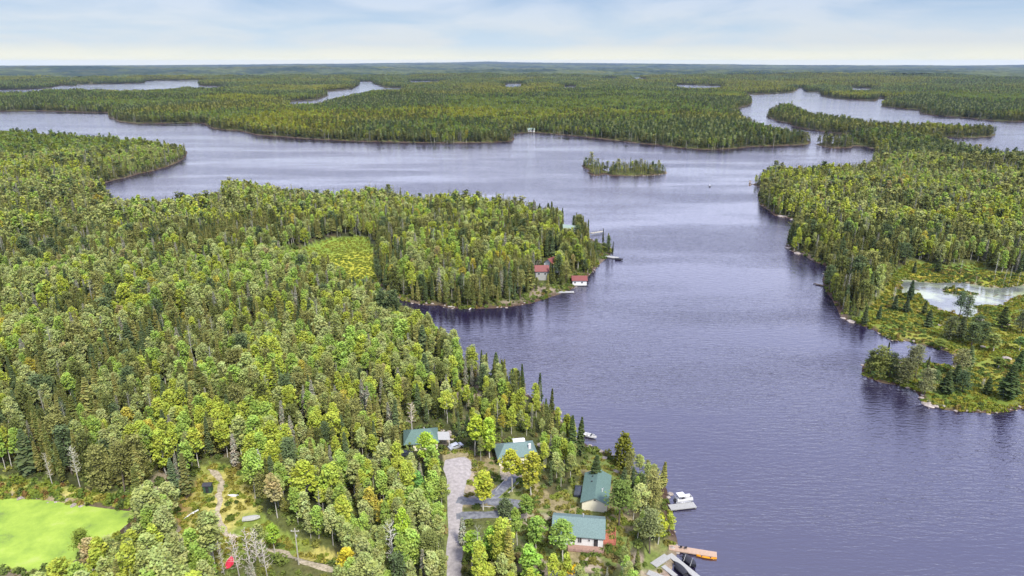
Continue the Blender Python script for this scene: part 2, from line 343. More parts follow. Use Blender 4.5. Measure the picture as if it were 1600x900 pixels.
class MB:
    def __init__(s): s.v = []; s.f = []
    def box(s, c, d, rz=0, ry=0, rx=0):
        i = len(s.v); mt = Matrix.Rotation(rz, 3, 'Z') @ Matrix.Rotation(ry, 3, 'Y') @ Matrix.Rotation(rx, 3, 'X')
        for x, y, z in ((-1,-1,-1),(1,-1,-1),(1,1,-1),(-1,1,-1),(-1,-1,1),(1,-1,1),(1,1,1),(-1,1,1)):
            p = mt @ Vector((x * d[0] / 2, y * d[1] / 2, z * d[2] / 2)) + Vector(c); s.v.append(tuple(p))
        s.f += [tuple(i + a for a in q) for q in ((0,3,2,1),(4,5,6,7),(0,1,5,4),(1,2,6,5),(2,3,7,6),(3,0,4,7))]
        return s
    def tube(s, a, b_, r0, r1=None, n=6):
        r1 = r0 if r1 is None else r1; a = Vector(a); b_ = Vector(b_); d = (b_ - a).normalized()
        u = d.orthogonal().normalized(); w_ = d.cross(u); i = len(s.v)
        for p, r in ((a, r0), (b_, r1)):
            for k in range(n):
                t = 2 * math.pi * k / n; s.v.append(tuple(p + (u * math.cos(t) + w_ * math.sin(t)) * r))
        for k in range(n): s.f.append((i + k, i + (k + 1) % n, i + n + (k + 1) % n, i + n + k))
        s.f.append(tuple(i + k for k in range(n))[::-1]); s.f.append(tuple(i + n + k for k in range(n)))
        return s
    def prism(s, pts, z0, z1):
        i = len(s.v); n = len(pts)
        s.v += [(x, y, z0) for x, y in pts] + [(x, y, z1) for x, y in pts]
        s.f.append(tuple(range(i, i + n))[::-1]); s.f.append(tuple(range(i + n, i + 2 * n)))
        for k in range(n): s.f.append((i + k, i + (k + 1) % n, i + n + (k + 1) % n, i + n + k))
        return s
    def loft(s, secs, cap=True):
        i = len(s.v); n = len(secs[0])
        for q in secs: s.v += [tuple(p) for p in q]
        for a in range(len(secs) - 1):
            for k in range(n):
                s.f.append((i + a * n + k, i + a * n + (k + 1) % n, i + (a + 1) * n + (k + 1) % n, i + (a + 1) * n + k))
        if cap: s.f.append(tuple(i + k for k in range(n))[::-1]); s.f.append(tuple(i + (len(secs) - 1) * n + k for k in range(n)))
        return s
    def add(s, v, f):
        i = len(s.v); s.v += v; s.f += [tuple(i + a for a in q) for q in f]; return s
    def build(s, name, m, parent=None, sm=False, loc=None, rz=0): return mesh_obj(name, s.v, s.f, m, parent, sm, loc, rz)
def tag(o, label=None, cat=None, group=None, kind=None):
    if label: o['label'] = label
    if cat: o['category'] = cat
    if group: o['group'] = group
    if kind: o['kind'] = kind
    return o
def thing(name, label, cat, loc, rz=0, group=None):
    o = bpy.data.objects.new(name, None); COL.objects.link(o); o.location = loc; o.rotation_euler.z = rz; o.empty_display_size = .5
    return tag(o, label, cat, group)
# ------------------------------------------------------------------ ground sheet
def ground_mat():
    m, t, o = mat('ground')
    a = N(t, 'ShaderNodeAttribute', attribute_name='gcol'); p = N(t, 'ShaderNodeBsdfPrincipled'); p.inputs['Roughness'].default_value = .95; p.inputs['Specular IOR Level'].default_value = .1
    tc_ = N(t, 'ShaderNodeTexCoord'); no = N(t, 'ShaderNodeTexNoise'); no.inputs['Scale'].default_value = .9; no.inputs['Detail'].default_value = 8; no.inputs['Roughness'].default_value = .7
    L(t, tc_.outputs['Object'], no.inputs['Vector'])
    mr = N(t, 'ShaderNodeMapRange'); mr.inputs['From Min'].default_value = .3; mr.inputs['From Max'].default_value = .7; mr.inputs['To Min'].default_value = .55; mr.inputs['To Max'].default_value = 1.45
    L(t, no.outputs['Fac'], mr.inputs[0])
    mu = N(t, 'ShaderNodeVectorMath', operation='SCALE'); L(t, a.outputs['Vector'], mu.inputs[0]); L(t, mr.outputs[0], mu.inputs['Scale'])
    L(t, mu.outputs[0], p.inputs['Base Color'])
    bm_ = N(t, 'ShaderNodeBump'); bm_.inputs['Strength'].default_value = .8; bm_.inputs['Distance'].default_value = .35
    L(t, no.outputs['Fac'], bm_.inputs['Height']); L(t, bm_.outputs[0], p.inputs['Normal']); L(t, p.outputs[0], o.inputs[0])
    return m
gx, gy, gz, sdv = GX.ravel(), GY.ravel(), GZ.ravel(), SD.ravel(); gr = np.hypot(gx, gy)
def lerp3(a, b_, t): return np.asarray(a)[None, :] * (1 - t[:, None]) + np.asarray(b_)[None, :] * t[:, None]
def mixc(c, b_, t): return c * (1 - t[:, None]) + np.asarray(b_)[None, :] * t[:, None]
nA = fbm(gx, gy, 22, 41); nB = vn(gx, gy, 6, 43); nC = fbm(gx, gy, 9, 47)
gc = lerp3((.030, .034, .014), (.075, .085, .025), smooth(.3, .7, nA))
gc = mixc(gc, (.11, .075, .045), smooth(.55, .85, nC) * .5)
# bare granite showing on the near shore ridge
rk = smooth(.62, .72, fbm(gx, gy, 16, 51)) * smooth(0, 4, sdv) * (1 - smooth(24, 38, sdv)) * (gr < 330)
gc = mixc(gc, (.22, .175, .13), rk * .8)
mm = inpoly(gx, gy, marsh)
mc = lerp3((.10, .14, .022), (.17, .175, .03), smooth(.35, .65, nA)); mc = mixc(mc, (.22, .13, .04), smooth(.6, .8, nC) * .7); mc = mixc(mc, (.09, .16, .03), smooth(.55, .8, vn(gx, gy, 15, 48)) * .8)
px_, py_ = proj(gx, gy, np.maximum(gz, 0))
mc = mixc(mc, (.30, .26, .025), ((py_ < 447) & (py_ > 424)) * .55 * smooth(.3, .6, nC))
gc = np.where(mm[:, None], mc, gc)
m2 = inpoly(gx, gy, meadow); c2 = lerp3((.14, .20, .03), (.27, .27, .03), smooth(.3, .7, fbm(gx, gy, 14, 61) * .6 + .4 * smooth(380, 420, py_)))
gc = np.where(m2[:, None], c2, gc)
m3 = inpoly(gx, gy, trail); c3 = lerp3((.14, .18, .035), (.31, .28, .08), smooth(.35, .6, nC)); c3 = mixc(c3, (.20, .12, .05), smooth(.62, .8, nA) * .8)
gc = np.where(m3[:, None], c3, gc)
m4 = inpoly(gx, gy, yard) | inpoly(gx, gy, shorey) | inpoly(gx, gy, ca_); c4 = lerp3((.11, .14, .035), (.18, .15, .075), smooth(.4, .6, nC)); c4 = mixc(c4, (.26, .215, .155), smooth(.62, .75, nB))
gc = np.where(m4[:, None], c4, gc)
m5 = inpoly(gx, gy, roadcl); c5 = lerp3((.10, .125, .03), (.20, .17, .09), smooth(.35, .65, nC)); gc = np.where(m5[:, None], c5, gc)
gc = np.where(inpoly(gx, gy, reedi)[:, None], lerp3((.32, .30, .03), (.42, .30, .02), nB), gc)
# shore: stones and peat in patches
sh = (1 - smooth(1.2, 2.6 + np.minimum(gr, 900) * .002, sdv)) * (sdv > -6); st = smooth(.45, .62, fbm(gx, gy, 12, 71) * .5 + .5 * vn(gx, gy, 40, 72)) * (1 - .8 * smooth(350, 800, gr))
gc = mixc(gc, (.055, .035, .025), sh * (1 - st)); gc = mixc(gc, (.20, .15, .12), sh * st * .8)
gc = np.where((sdv < -.2)[:, None], lerp3((.06, .04, .03), (.10, .07, .04), nB), gc)
nr, na = GX.shape
idx = np.arange(nr * na).reshape(nr, na)
Fq = np.stack([idx[:-1, :-1], idx[:-1, 1:], idx[1:, 1:], idx[1:, :-1]], -1).reshape(-1, 4)[:, ::-1]
gme = np_mesh('ground', np.stack([gx, gy, gz], 1), Fq, [ground_mat()], gc, 'gcol', smooth_=True)
go = bpy.data.objects.new('ground', gme); COL.objects.link(go); tag(go, kind='structure')

# ------------------------------------------------------------------ water
def water_mat(name, base, rough=.06, ior=1.5, bump=1.0, film=None):
    m, t, o = mat(name)
    p = N(t, 'ShaderNodeBsdfPrincipled'); p.inputs['Base Color'].default_value = base; p.inputs['Roughness'].default_value = rough; p.inputs['IOR'].default_value = ior
    tc_ = N(t, 'ShaderNodeTexCoord')
    def noise(sx, sy, rz, det=3, rough_=.5, dist=0):
        mp = N(t, 'ShaderNodeMapping'); mp.inputs['Scale'].default_value = (sx, sy, 1); mp.inputs['Rotation'].default_value = (0, 0, R(rz))
        L(t, tc_.outputs['Object'], mp.inputs[0]); n = N(t, 'ShaderNodeTexNoise'); n.inputs['Scale'].default_value = 1; n.inputs['Detail'].default_value = det; n.inputs['Roughness'].default_value = rough_; n.inputs['Distortion'].default_value = dist
        L(t, mp.outputs[0], n.inputs['Vector']); return n.outputs['Fac']
    a = noise(.22, .85, 4, 3, .55, .3); b_ = noise(.75, 1.9, -14, 2)
    wind = noise(.004, .016, 8, 4, .55)
    ad = N(t, 'ShaderNodeMath', operation='MULTIPLY_ADD'); L(t, b_, ad.inputs[0]); ad.inputs[1].default_value = .35; L(t, a, ad.inputs[2])
    mr = N(t, 'ShaderNodeMapRange'); mr.inputs['From Min'].default_value = .4; mr.inputs['From Max'].default_value = .6; mr.inputs['To Min'].default_value = .4 * bump; mr.inputs['To Max'].default_value = 1.25 * bump; L(t, wind, mr.inputs[0])
    bm_ = N(t, 'ShaderNodeBump'); bm_.inputs['Distance'].default_value = .30; L(t, mr.outputs[0], bm_.inputs['Strength']); L(t, ad.outputs[0], bm_.inputs['Height']); L(t, bm_.outputs[0], p.inputs['Normal'])
    mr2 = N(t, 'ShaderNodeMapRange'); mr2.inputs['From Min'].default_value = .35; mr2.inputs['From Max'].default_value = .65; mr2.inputs['To Min'].default_value = rough * .8; mr2.inputs['To Max'].default_value = rough * 1.8; L(t, wind, mr2.inputs[0]); L(t, mr2.outputs[0], p.inputs['Roughness'])
    if film:
        fn = noise(.05, .06, 0, 6, .6); rp = N(t, 'ShaderNodeValToRGB'); rp.color_ramp.elements[0].position = .45; rp.color_ramp.elements[1].position = .6
        rp.color_ramp.elements[0].color = base; rp.color_ramp.elements[1].color = film; L(t, fn, rp.inputs[0]); L(t, rp.outputs[0], p.inputs['Base Color'])
    L(t, p.outputs[0], o.inputs[0]); return m
M['water'] = water_mat('lake_water', (.012, .009, .024, 1), .055, 2.15)
v = [(26500 * math.sin(2 * math.pi * k / 64), 26500 * math.cos(2 * math.pi * k / 64), 0) for k in range(64)]
o = mesh_obj('lake_water', v, [tuple(range(64))[::-1]], M['water']); tag(o, kind='structure')
def offset_poly(poly, k):
    p = np.array(poly); c = p.mean(0); o_ = []
    n = len(p)
    ar = np.sum(p[:, 0] * np.roll(p[:, 1], -1) - np.roll(p[:, 0], -1) * p[:, 1])
    for i in range(n):
        e = p[(i + 1) % n] - p[i - 1]; e = e / (np.linalg.norm(e) + 1e-9); nn = np.array((e[1], -e[0])) * (1 if ar > 0 else -1)
        o_.append(tuple(p[i] + nn * k))
    return o_
def sheet(name, poly, z, m):
    from mathutils.geometry import tessellate_polygon
    vs_ = [Vector((x, y, 0)) for x, y in poly]; tr = tessellate_polygon([vs_])
    o_ = mesh_obj(name, [(x, y, z) for x, y in poly], [tuple(q) for q in tr], m)
    if len(o_.data.polygons) and sum(p.normal.z for p in o_.data.polygons) < 0: o_.data.flip_normals()
    return tag(o_, kind='structure')
M['pond'] = water_mat('pond_water', (.09, .10, .09, 1), .06, 1.7, .25, (.24, .27, .16, 1))
sheet('pond_water', offset_poly(marshp, .8), .035, M['pond'])
def duckweed_mat():
    m, t, o = mat('duckweed')
    p = N(t, 'ShaderNodeBsdfPrincipled'); p.inputs['Roughness'].default_value = .75; p.inputs['Specular IOR Level'].default_value = .2
    tc_ = N(t, 'ShaderNodeTexCoord'); n = N(t, 'ShaderNodeTexNoise'); n.inputs['Scale'].default_value = .11; n.inputs['Detail'].default_value = 9; n.inputs['Roughness'].default_value = .68; L(t, tc_.outputs['Object'], n.inputs['Vector'])
    r = N(t, 'ShaderNodeValToRGB'); e = r.color_ramp.elements; e[0].position = .30; e[0].color = (.09, .12, .04, 1); e[1].position = .43; e[1].color = (.17, .255, .035, 1)
    q = e.new(.58); q.color = (.235, .325, .045, 1); q = e.new(.7); q.color = (.28, .335, .085, 1)
    L(t, n.outputs['Fac'], r.inputs[0]); L(t, r.outputs[0], p.inputs['Base Color'])
    n2 = N(t, 'ShaderNodeTexNoise'); n2.inputs['Scale'].default_value = 3; n2.inputs['Detail'].default_value = 5; L(t, tc_.outputs['Object'], n2.inputs['Vector'])
    b2 = N(t, 'ShaderNodeBump'); b2.inputs['Strength'].default_value = .4; b2.inputs['Distance'].default_value = .1; L(t, n2.outputs['Fac'], b2.inputs['Height']); L(t, b2.outputs[0], p.inputs['Normal'])
    L(t, p.outputs[0], o.inputs[0]); return m
M['duckweed'] = duckweed_mat()
sheet('duckweed_pond', offset_poly(duck, .8), .05, M['duckweed'])

# ------------------------------------------------------------------ roads: ribbons draped on the ground
def ribbon(name, pts, m, lift=.09, step=1.2, nx=5, rough_edge=.25, seed=1):
    """pts: (px, py, width)"""
    c = [G(a, b_) for a, b_, _ in pts]; wd = [q[2] for q in pts]
    seg = [0]
    for i in range(1, len(c)): seg.append(seg[-1] + (c[i] - c[i - 1]).xy.length)
    n = max(2, int(seg[-1] / step)); S = np.linspace(0, seg[-1], n)
    # smooth the centre line
    X = np.interp(S, seg, [q.x for q in c]); Y = np.interp(S, seg, [q.y for q in c]); W = np.interp(S, seg, wd)
    k = 5
    for _ in range(3):
        for A in (X, Y, W):
            A[1:-1] = (A[:-2] + A[1:-1] * 2 + A[2:]) / 4
    tx = np.gradient(X); ty = np.gradient(Y); l = np.hypot(tx, ty); tx /= l; ty /= l
    V = []; Fs = []
    for i in range(n):
        ja = (vn(np.array([S[i]]), np.array([3.]), 2.5, seed)[0] - .5) * rough_edge * 2; jb = (vn(np.array([S[i]]), np.array([9.]), 2.5, seed + 5)[0] - .5) * rough_edge * 2
        for j in range(nx):
            u = -1 + 2 * j / (nx - 1); h = W[i] / 2 + (ja if u < 0 else jb)
            x = X[i] + ty[i] * h * u; y = Y[i] - tx[i] * h * u
            V.append((x, y, TZ(x, y) + (lift if abs(u) < .99 else lift * .2)))
    for i in range(n - 1):
        for j in range(nx - 1): Fs.append((i * nx + j, i * nx + j + 1, (i + 1) * nx + j + 1, (i + 1) * nx + j))
    o_ = mesh_obj(name, V, Fs, m, None, True)
    if sum(p.normal.z for p in o_.data.polygons) < 0: o_.data.flip_normals()
    return tag(o_, kind='structure'), np.stack([X, Y, W], 1)
keepout = []      # (x, y, radius) discs where no tree may stand
def ko(x, y, r): keepout.append((x, y, r))
rb = []
for nm, pts, m, lf, re in (
    ('gravel_road', [(712,716,5.5),(715,722,8.4),(716,738,7.6),(713,754,5.0),(711,775,3.9),(711,820,3.6),(710,860,3.4),(709,900,3.3),(708,1000,3.5),(706,1300,3.5)], M['gravel'], .10, .3),
    ('driveway', [(714,782,5.0),(724,783,3.4),(738,784,3.0),(762,782,3.2),(778,770,3.0),(797,752,2.6),(806,744,2.4)], M['asphalt'], .115, .4),
    ('parking_area', [(764,783,3.0),(778,785,4.4),(795,786,4.4),(815,788,3.2),(828,789,.8)], M['asphalt'], .125, .45),
    ('driveway', [(713,807,4.4),(722,806,3.0),(748,805,2.6),(778,803,2.7),(795,804,1.6)], M['asphalt'], .115, .4),
    ('footpath', [(783,722,1.0),(786,738,1.8),(790,752,2.0)], M['sand'], .10, .2),
    ('lane', [(860,898,3.5),(900,903,3.5),(950,915,3.5)], M['asphalt'], .115, .4),
    ('sandy_trail', [(324,734,.4),(334,739,2.0),(345,752,1.5),(344,768,1.6),(341,785,1.7),(338,802,1.2),(341,818,2.0),(352,834,1.8),(370,844,.5)], M['sand'], .08, .9),
    ('sandy_track', [(418,858,.4),(432,864,2.0),(455,871,2.3),(480,879,2.3),(515,889,2.2),(540,896,.6)], M['sand'], .085, .7)):
    o, cl = ribbon(nm, pts, m, lf, rough_edge=re, seed=len(rb)); rb.append(cl)
    for x, y, w_ in cl[::2]: ko(x, y, w_ / 2 + 1.6)

# ------------------------------------------------------------------ tree prototypes (unlinked meshes, shared by copies)
def rnd_quads(rg, C, size, up=.25, asp=1.0):
    n = len(C)
    nrm = rg.normal(size=(n, 3)); nrm[:, 2] = np.abs(nrm[:, 2]) + up; nrm /= np.linalg.norm(nrm, axis=1)[:, None]
    a = rg.normal(size=(n, 3)); u = np.cross(nrm, a); u /= np.linalg.norm(u, axis=1)[:, None]; w_ = np.cross(nrm, u)
    s = np.asarray(size).reshape(-1, 1) * np.ones((n, 1)) / 2
    u = u * s; w_ = w_ * s * asp
    k1 = rg.uniform(.6, 1.1, (n, 1)); k2 = rg.uniform(.6, 1.1, (n, 1))
    V = np.stack([C - u - w_ * k1, C + u * k2 - w_, C + u + w_ * k1, C - u * k2 + w_], 1).reshape(-1, 3)
    return V, np.arange(n * 4).reshape(n, 4)
def tubes(segs, n=5):
    """segs: list of (a, b, r0, r1) -> quads"""
    V = []; Fs = []
    for a, b_, r0, r1 in segs:
        a = np.array(a, float); b_ = np.array(b_, float); d = b_ - a; d /= np.linalg.norm(d) + 1e-9
        u = np.cross(d, (0, 0, 1) if abs(d[2]) < .9 else (1, 0, 0)); u /= np.linalg.norm(u); w_ = np.cross(d, u); i = len(V)
        for p, r in ((a, r0), (b_, r1)):
            for k in range(n):
                t = 2 * math.pi * k / n; V.append(p + (u * math.cos(t) + w_ * math.sin(t)) * r)
        for k in range(n): Fs.append((i + k, i + (k + 1) % n, i + n + (k + 1) % n, i + n + k))
    return np.array(V), np.array(Fs)
def aspen(rg, h=13.0, lod=0, w_=2.3, base=.42, gold=False):
    lean = rg.normal(size=2) * .35
    segs = []; pts = [np.array((0, 0, 0.))]
    for k in range(1, 5): pts.append(np.array((lean[0] * (k / 4) ** 1.5 + rg.normal() * .1, lean[1] * (k / 4) ** 1.5 + rg.normal() * .1, h * .93 * k / 4)))
    for k in range(4): segs.append((pts[k], pts[k + 1], .15 * (1 - k / 4.6), .15 * (1 - (k + 1) / 4.6)))
    nc = {0: 34, 1: 16, 2: 8}[lod]; per = {0: 44, 1: 18, 2: 8}[lod]; sz = {0: .34, 1: .72, 2: 1.5}[lod]
    C = []; S = []
    for k in range(nc):
        f = (k + .5) / nc; z = h * (base + (1 - base) * f ** .85)
        prof = math.sin(math.pi * min(1, .12 + .86 * ((z / h - base) / (1 - base)) ** .8)) ** .6
        th = k * 2.399 + rg.uniform(-.5, .5); rad = w_ * prof * rg.uniform(.35, 1.0)
        c = np.array((rad * math.cos(th) + lean[0] * (z / h) ** 1.5, rad * math.sin(th) + lean[1] * (z / h) ** 1.5, z - .3))
        cr_ = rg.uniform(.6, 1.3) * (.35 + w_ / 3.6)
        q = rg.normal(size=(per, 3)); q /= np.linalg.norm(q, axis=1)[:, None]; q *= (rg.uniform(.25, 1, (per, 1)) ** .5) * cr_; q[:, 2] *= .75
        C.append(c + q); S.append(np.full((per, 3), 1.0) * rg.uniform(.80, 1.16) * np.array((rg.uniform(.92, 1.1), 1, rg.uniform(.85, 1.1))))
        if lod == 0 and k % 2 == 0:
            t0 = np.array((lean[0] * (z / h) ** 1.5, lean[1] * (z / h) ** 1.5, z - 1.1 - rad * .5)); segs.append((t0, c, .05, .02))
    C = np.vstack(C); S = np.vstack(S) * rg.uniform(.93, 1.07, (len(C), 1))
    V, Fs = rnd_quads(rg, C, sz * rg.uniform(.7, 1.3, len(C)), .8)
    return (V, Fs, np.repeat(S, 4, 0)), tubes(segs, 5 if lod == 0 else 3)
def spruce(rg, h=14.0, lod=0, w_=1.9, bare=.08, sparse=0.0):
    segs = [((0, 0, 0), (0, 0, h * .5), .16, .11), ((0, 0, h * .5), (0, 0, h * .985), .11, .025)]
    dz = {0: .5, 1: .85, 2: 1.6}[lod] * (.7 if sparse else 1); nb = {0: 9, 1: 6, 2: 5}[lod]
    V = []; S = []; z = h * bare + .3
    irr = rg.uniform(.75, 1.15, 40); k = 0
    while z < h * .99:
        f = z / h; rad = w_ * (1 - f) ** .8 * irr[k % 40] + .12; rad *= min(1, .55 + 2.2 * max(0, f - bare)); k += 1
        for j in range(nb):
            if rg.random() < sparse: continue
            th = 2 * math.pi * (j + rg.uniform(-.4, .4)) / nb + k * .7; L_ = rad * rg.uniform(.65, 1.15); dr = L_ * rg.uniform(.25, .5); wdt = (.24 + .20 * L_) * (1.0, 1.5, 2.4)[lod] * (.45 if sparse else 1)
            c_, s_ = math.cos(th), math.sin(th); px_q = np.array((-s_, c_, 0)); tw = rg.uniform(-.35, .35)
            sh = rg.uniform(.8, 1.2) * np.array((rg.uniform(.9, 1.15), 1, rg.uniform(.85, 1.1)))
            a0 = np.array((0, 0, z)); a1 = np.array((c_ * L_ * .55, s_ * L_ * .55, z - dr * .35)); a2 = np.array((c_ * L_, s_ * L_, z - dr + .12 * L_))
            for (p, q, w0, w1) in ((a0, a1, .12, wdt), (a1, a2, wdt, .10)):
                V += [p - px_q * w0 - (0, 0, tw * w0), p + px_q * w0 + (0, 0, tw * w0), q + px_q * w1 + (0, 0, tw * w1), q - px_q * w1 - (0, 0, tw * w1)]; S += [sh] * 4
            if lod == 0:   # hanging twigs give the branch depth
                for t in (.45, .8):
                    p = np.array((c_ * L_ * t, s_ * L_ * t, z - dr * t * .8)); e = np.array((c_, s_, 0)) * .16 + px_q * rg.uniform(-.15, .15)
                    d = np.array((0, 0, -rg.uniform(.25, .5)))
                    V += [p - e, p + e, p + e * .6 + d, p - e * .6 + d]; S += [sh * rg.uniform(.8, 1.1)] * 4
        z += dz * rg.uniform(.8, 1.2) * (1 if f < .8 else .7)
    V = np.array(V); Fs = np.arange(len(V)).reshape(-1, 4)
    return (V, Fs, np.array(S)), tubes(segs, 5 if lod == 0 else 3)
def pine(rg, h=13.0, lod=0, w_=2.6, base=.35):
    segs = [((0, 0, 0), (rg.normal() * .3, rg.normal() * .3, h * .95), .2, .05)]
    nc = {0: 34, 1: 14, 2: 6}[lod]; per = {0: 56, 1: 22, 2: 10}[lod]; sz = {0: .38, 1: .8, 2: 1.7}[lod]; C = []; S = []
    for k in range(nc):
        f = (k + .5) / nc; z = h * (base + (1 - base) * f); rad = w_ * (1 - f * .75) * rg.uniform(.3, 1); th = k * 2.4 + rg.uniform(-.6, .6)
        c = np.array((rad * math.cos(th), rad * math.sin(th), z)); q = rg.normal(size=(per, 3)) * np.array((.62, .62, .22)) * rg.uniform(.8, 1.25)
        C.append(c + q); S.append(np.full((per, 3), 1.) * rg.uniform(.7, 1.3)); segs.append((np.array((0, 0, z - .4)), c, .05, .02))
    C = np.vstack(C); S = np.vstack(S) * rg.uniform(.85, 1.15, (len(C), 1)); V, Fs = rnd_quads(rg, C, sz * rg.uniform(.7, 1.3, len(C)), .9, .6)
    return (V, Fs, np.repeat(S, 4, 0)), tubes(segs, 5 if lod == 0 else 3)
def cedar(rg, h=11.0, w_=2.8):
    C = []; S = []
    for k in range(60):
        f = (k + .5) / 60; z = h * (.06 + .92 * f); rad = w_ * math.sin(math.pi * (.22 + .74 * f)) ** .9 * rg.uniform(.55, 1); th = k * 2.4 + rg.uniform(-.4, .4)
        q = rg.normal(size=(26, 3)) * np.array((.42, .42, .5)); C.append(np.array((rad * math.cos(th), rad * math.sin(th), z)) + q); S.append(np.full((26, 3), 1.) * rg.uniform(.7, 1.3))
    C = np.vstack(C); S = np.vstack(S) * rg.uniform(.85, 1.15, (len(C), 1)); V, Fs = rnd_quads(rg, C, .42 * rg.uniform(.7, 1.3, len(C)), .5)
    return (V, Fs, np.repeat(S, 4, 0)), tubes([((0, 0, 0), (0, 0, h * .9), .2, .05)], 5)
def bare(rg, h=12.0, w_=1.6, nb=34, base=.35):
    """leafless tree: fine grey branches as thin tapering tubes"""
    trunk = [((0, 0, 0), (rg.normal() * .25, rg.normal() * .25, h), .13, .03)]; segs = []
    for k in range(nb):
        z = h * (base + (1 - base) * (k + .5) / nb); th = k * 2.4 + rg.uniform(-.4, .4); L_ = w_ * (1 - .6 * (z / h)) * rg.uniform(.6, 1.3)
        a = np.array((0, 0, z)); e = a + np.array((math.cos(th) * L_, math.sin(th) * L_, L_ * rg.uniform(.2, .9))); segs.append((a, e, .035, .015))
        for _ in range(4):
            t = rg.uniform(.3, 1); s_ = a + (e - a) * t; segs.append((s_, s_ + rg.normal(size=3) * .32 + (0, 0, .3), .02, .01))
    V, Fs = tubes(segs, 3)
    return (V, Fs, np.full((len(V), 3), 1.) * np.repeat(rg.uniform(.8, 1.2, len(segs)), 6)[:, None]), tubes(trunk, 5)
def bush(rg, w_=1.0, h=1.1, n=70):
    q = rg.normal(size=(n, 3)); q /= np.linalg.norm(q, axis=1)[:, None]; q[:, 2] = np.abs(q[:, 2]); q *= rg.uniform(.5, 1, (n, 1)) * np.array((w_, w_, h))
    S = np.repeat(rg.uniform(.75, 1.25, (n, 1)), 3, 1); V, Fs = rnd_quads(rg, q, .42 * rg.uniform(.6, 1.3, n), .5)
    return (V, Fs, np.repeat(S, 4, 0)), None
PROTO = {}
def two(key, g, leaf, bark):
    (V, Fs, S), tr = g
    cme = np_mesh(key + '_crown', V, Fs, [leaf], S)
    tme = np_mesh(key + '_trunk', tr[0], tr[1], [bark], np.ones((len(tr[0]), 3)), smooth_=True) if tr else None
    return cme, tme
def joined(key, gens, leafs, barks, tints=None, offs=None):
    """several trees merged into one clump mesh, for far stuff"""
    Vs = []; Fs = []; Ss = []; Mi = []; n = 0; mats = []
    for k, (g, lf, bk) in enumerate(zip(gens, leafs, barks)):
        (V, Fq_, S), tr = g; off = offs[k] if offs is not None else (0, 0, 0); tn = tints[k] if tints is not None else (1, 1, 1)
        for mm in (lf, bk):
            if mm and mm not in mats: mats.append(mm)
        Vs.append(V + off); Fs.append(Fq_ + n); Ss.append(S * tn); Mi += [mats.index(lf)] * len(Fq_); n += len(V)
        if tr is not None: Vs.append(tr[0] + off); Fs.append(tr[1] + n); Ss.append(np.ones((len(tr[0]), 3))); Mi += [mats.index(bk)] * len(tr[1]); n += len(tr[0])
    return np_mesh(key, np.vstack(Vs), np.vstack(Fs), mats, np.vstack(Ss), midx=Mi)
rg = np.random.default_rng(11)
A_near = [dict(h=13, w_=1.7), dict(h=14, w_=1.9, base=.5), dict(h=12, w_=2.0, base=.34), dict(h=13.5, w_=1.45, base=.45), dict(h=11, w_=1.7, base=.25), dict(h=14, w_=2.4, base=.5)]
S_near = [dict(h=14, w_=1.9), dict(h=13, w_=1.45), dict(h=15, w_=2.1), dict(h=12, w_=1.7, bare=.15), dict(h=9, w_=2.1, bare=0.02)]
PROTO['aspen'] = [two('aspen', aspen(rg, **k), M['leaf'], M['bark_pale']) for k in A_near]
PROTO['spruce'] = [two('spruce', spruce(rg, **k), M['needle'], M['bark_dark']) for k in S_near]
PROTO['pine'] = [two('pine', pine(rg, h=13, w_=2.6, base=.22), M['needle'], M['bark_dark']), two('pine', pine(rg, h=11, w_=3.0, base=.12), M['needle'], M['bark_dark']), two('pine', pine(rg, h=14, w_=2.3, base=.5), M['needle'], M['bark_dark'])]
PROTO['cedar'] = [two('cedar', cedar(rg), M['needle'], M['bark_dark']), two('cedar', cedar(rg, 9, 2.1), M['needle'], M['bark_dark'])]
PROTO['bare'] = [two('bare', bare(rg, 12, 1.9), M['needle'], M['bark_grey']), two('bare', bare(rg, 11, 1.3, 26, .2), M['needle'], M['bark_grey']), two('bare', bare(rg, 13, 1.7, 30, .5), M['needle'], M['bark_grey'])]
PROTO['greyspruce'] = [two('greyspruce', spruce(rg, h=13, w_=1.8, sparse=.45), M['needle'], M['bark_grey'])]
PH = {'aspen': [k['h'] for k in A_near], 'spruce': [k['h'] for k in S_near], 'pine': [13, 11, 14], 'cedar': [11, 9], 'bare': [12, 11, 13], 'greyspruce': [13]}

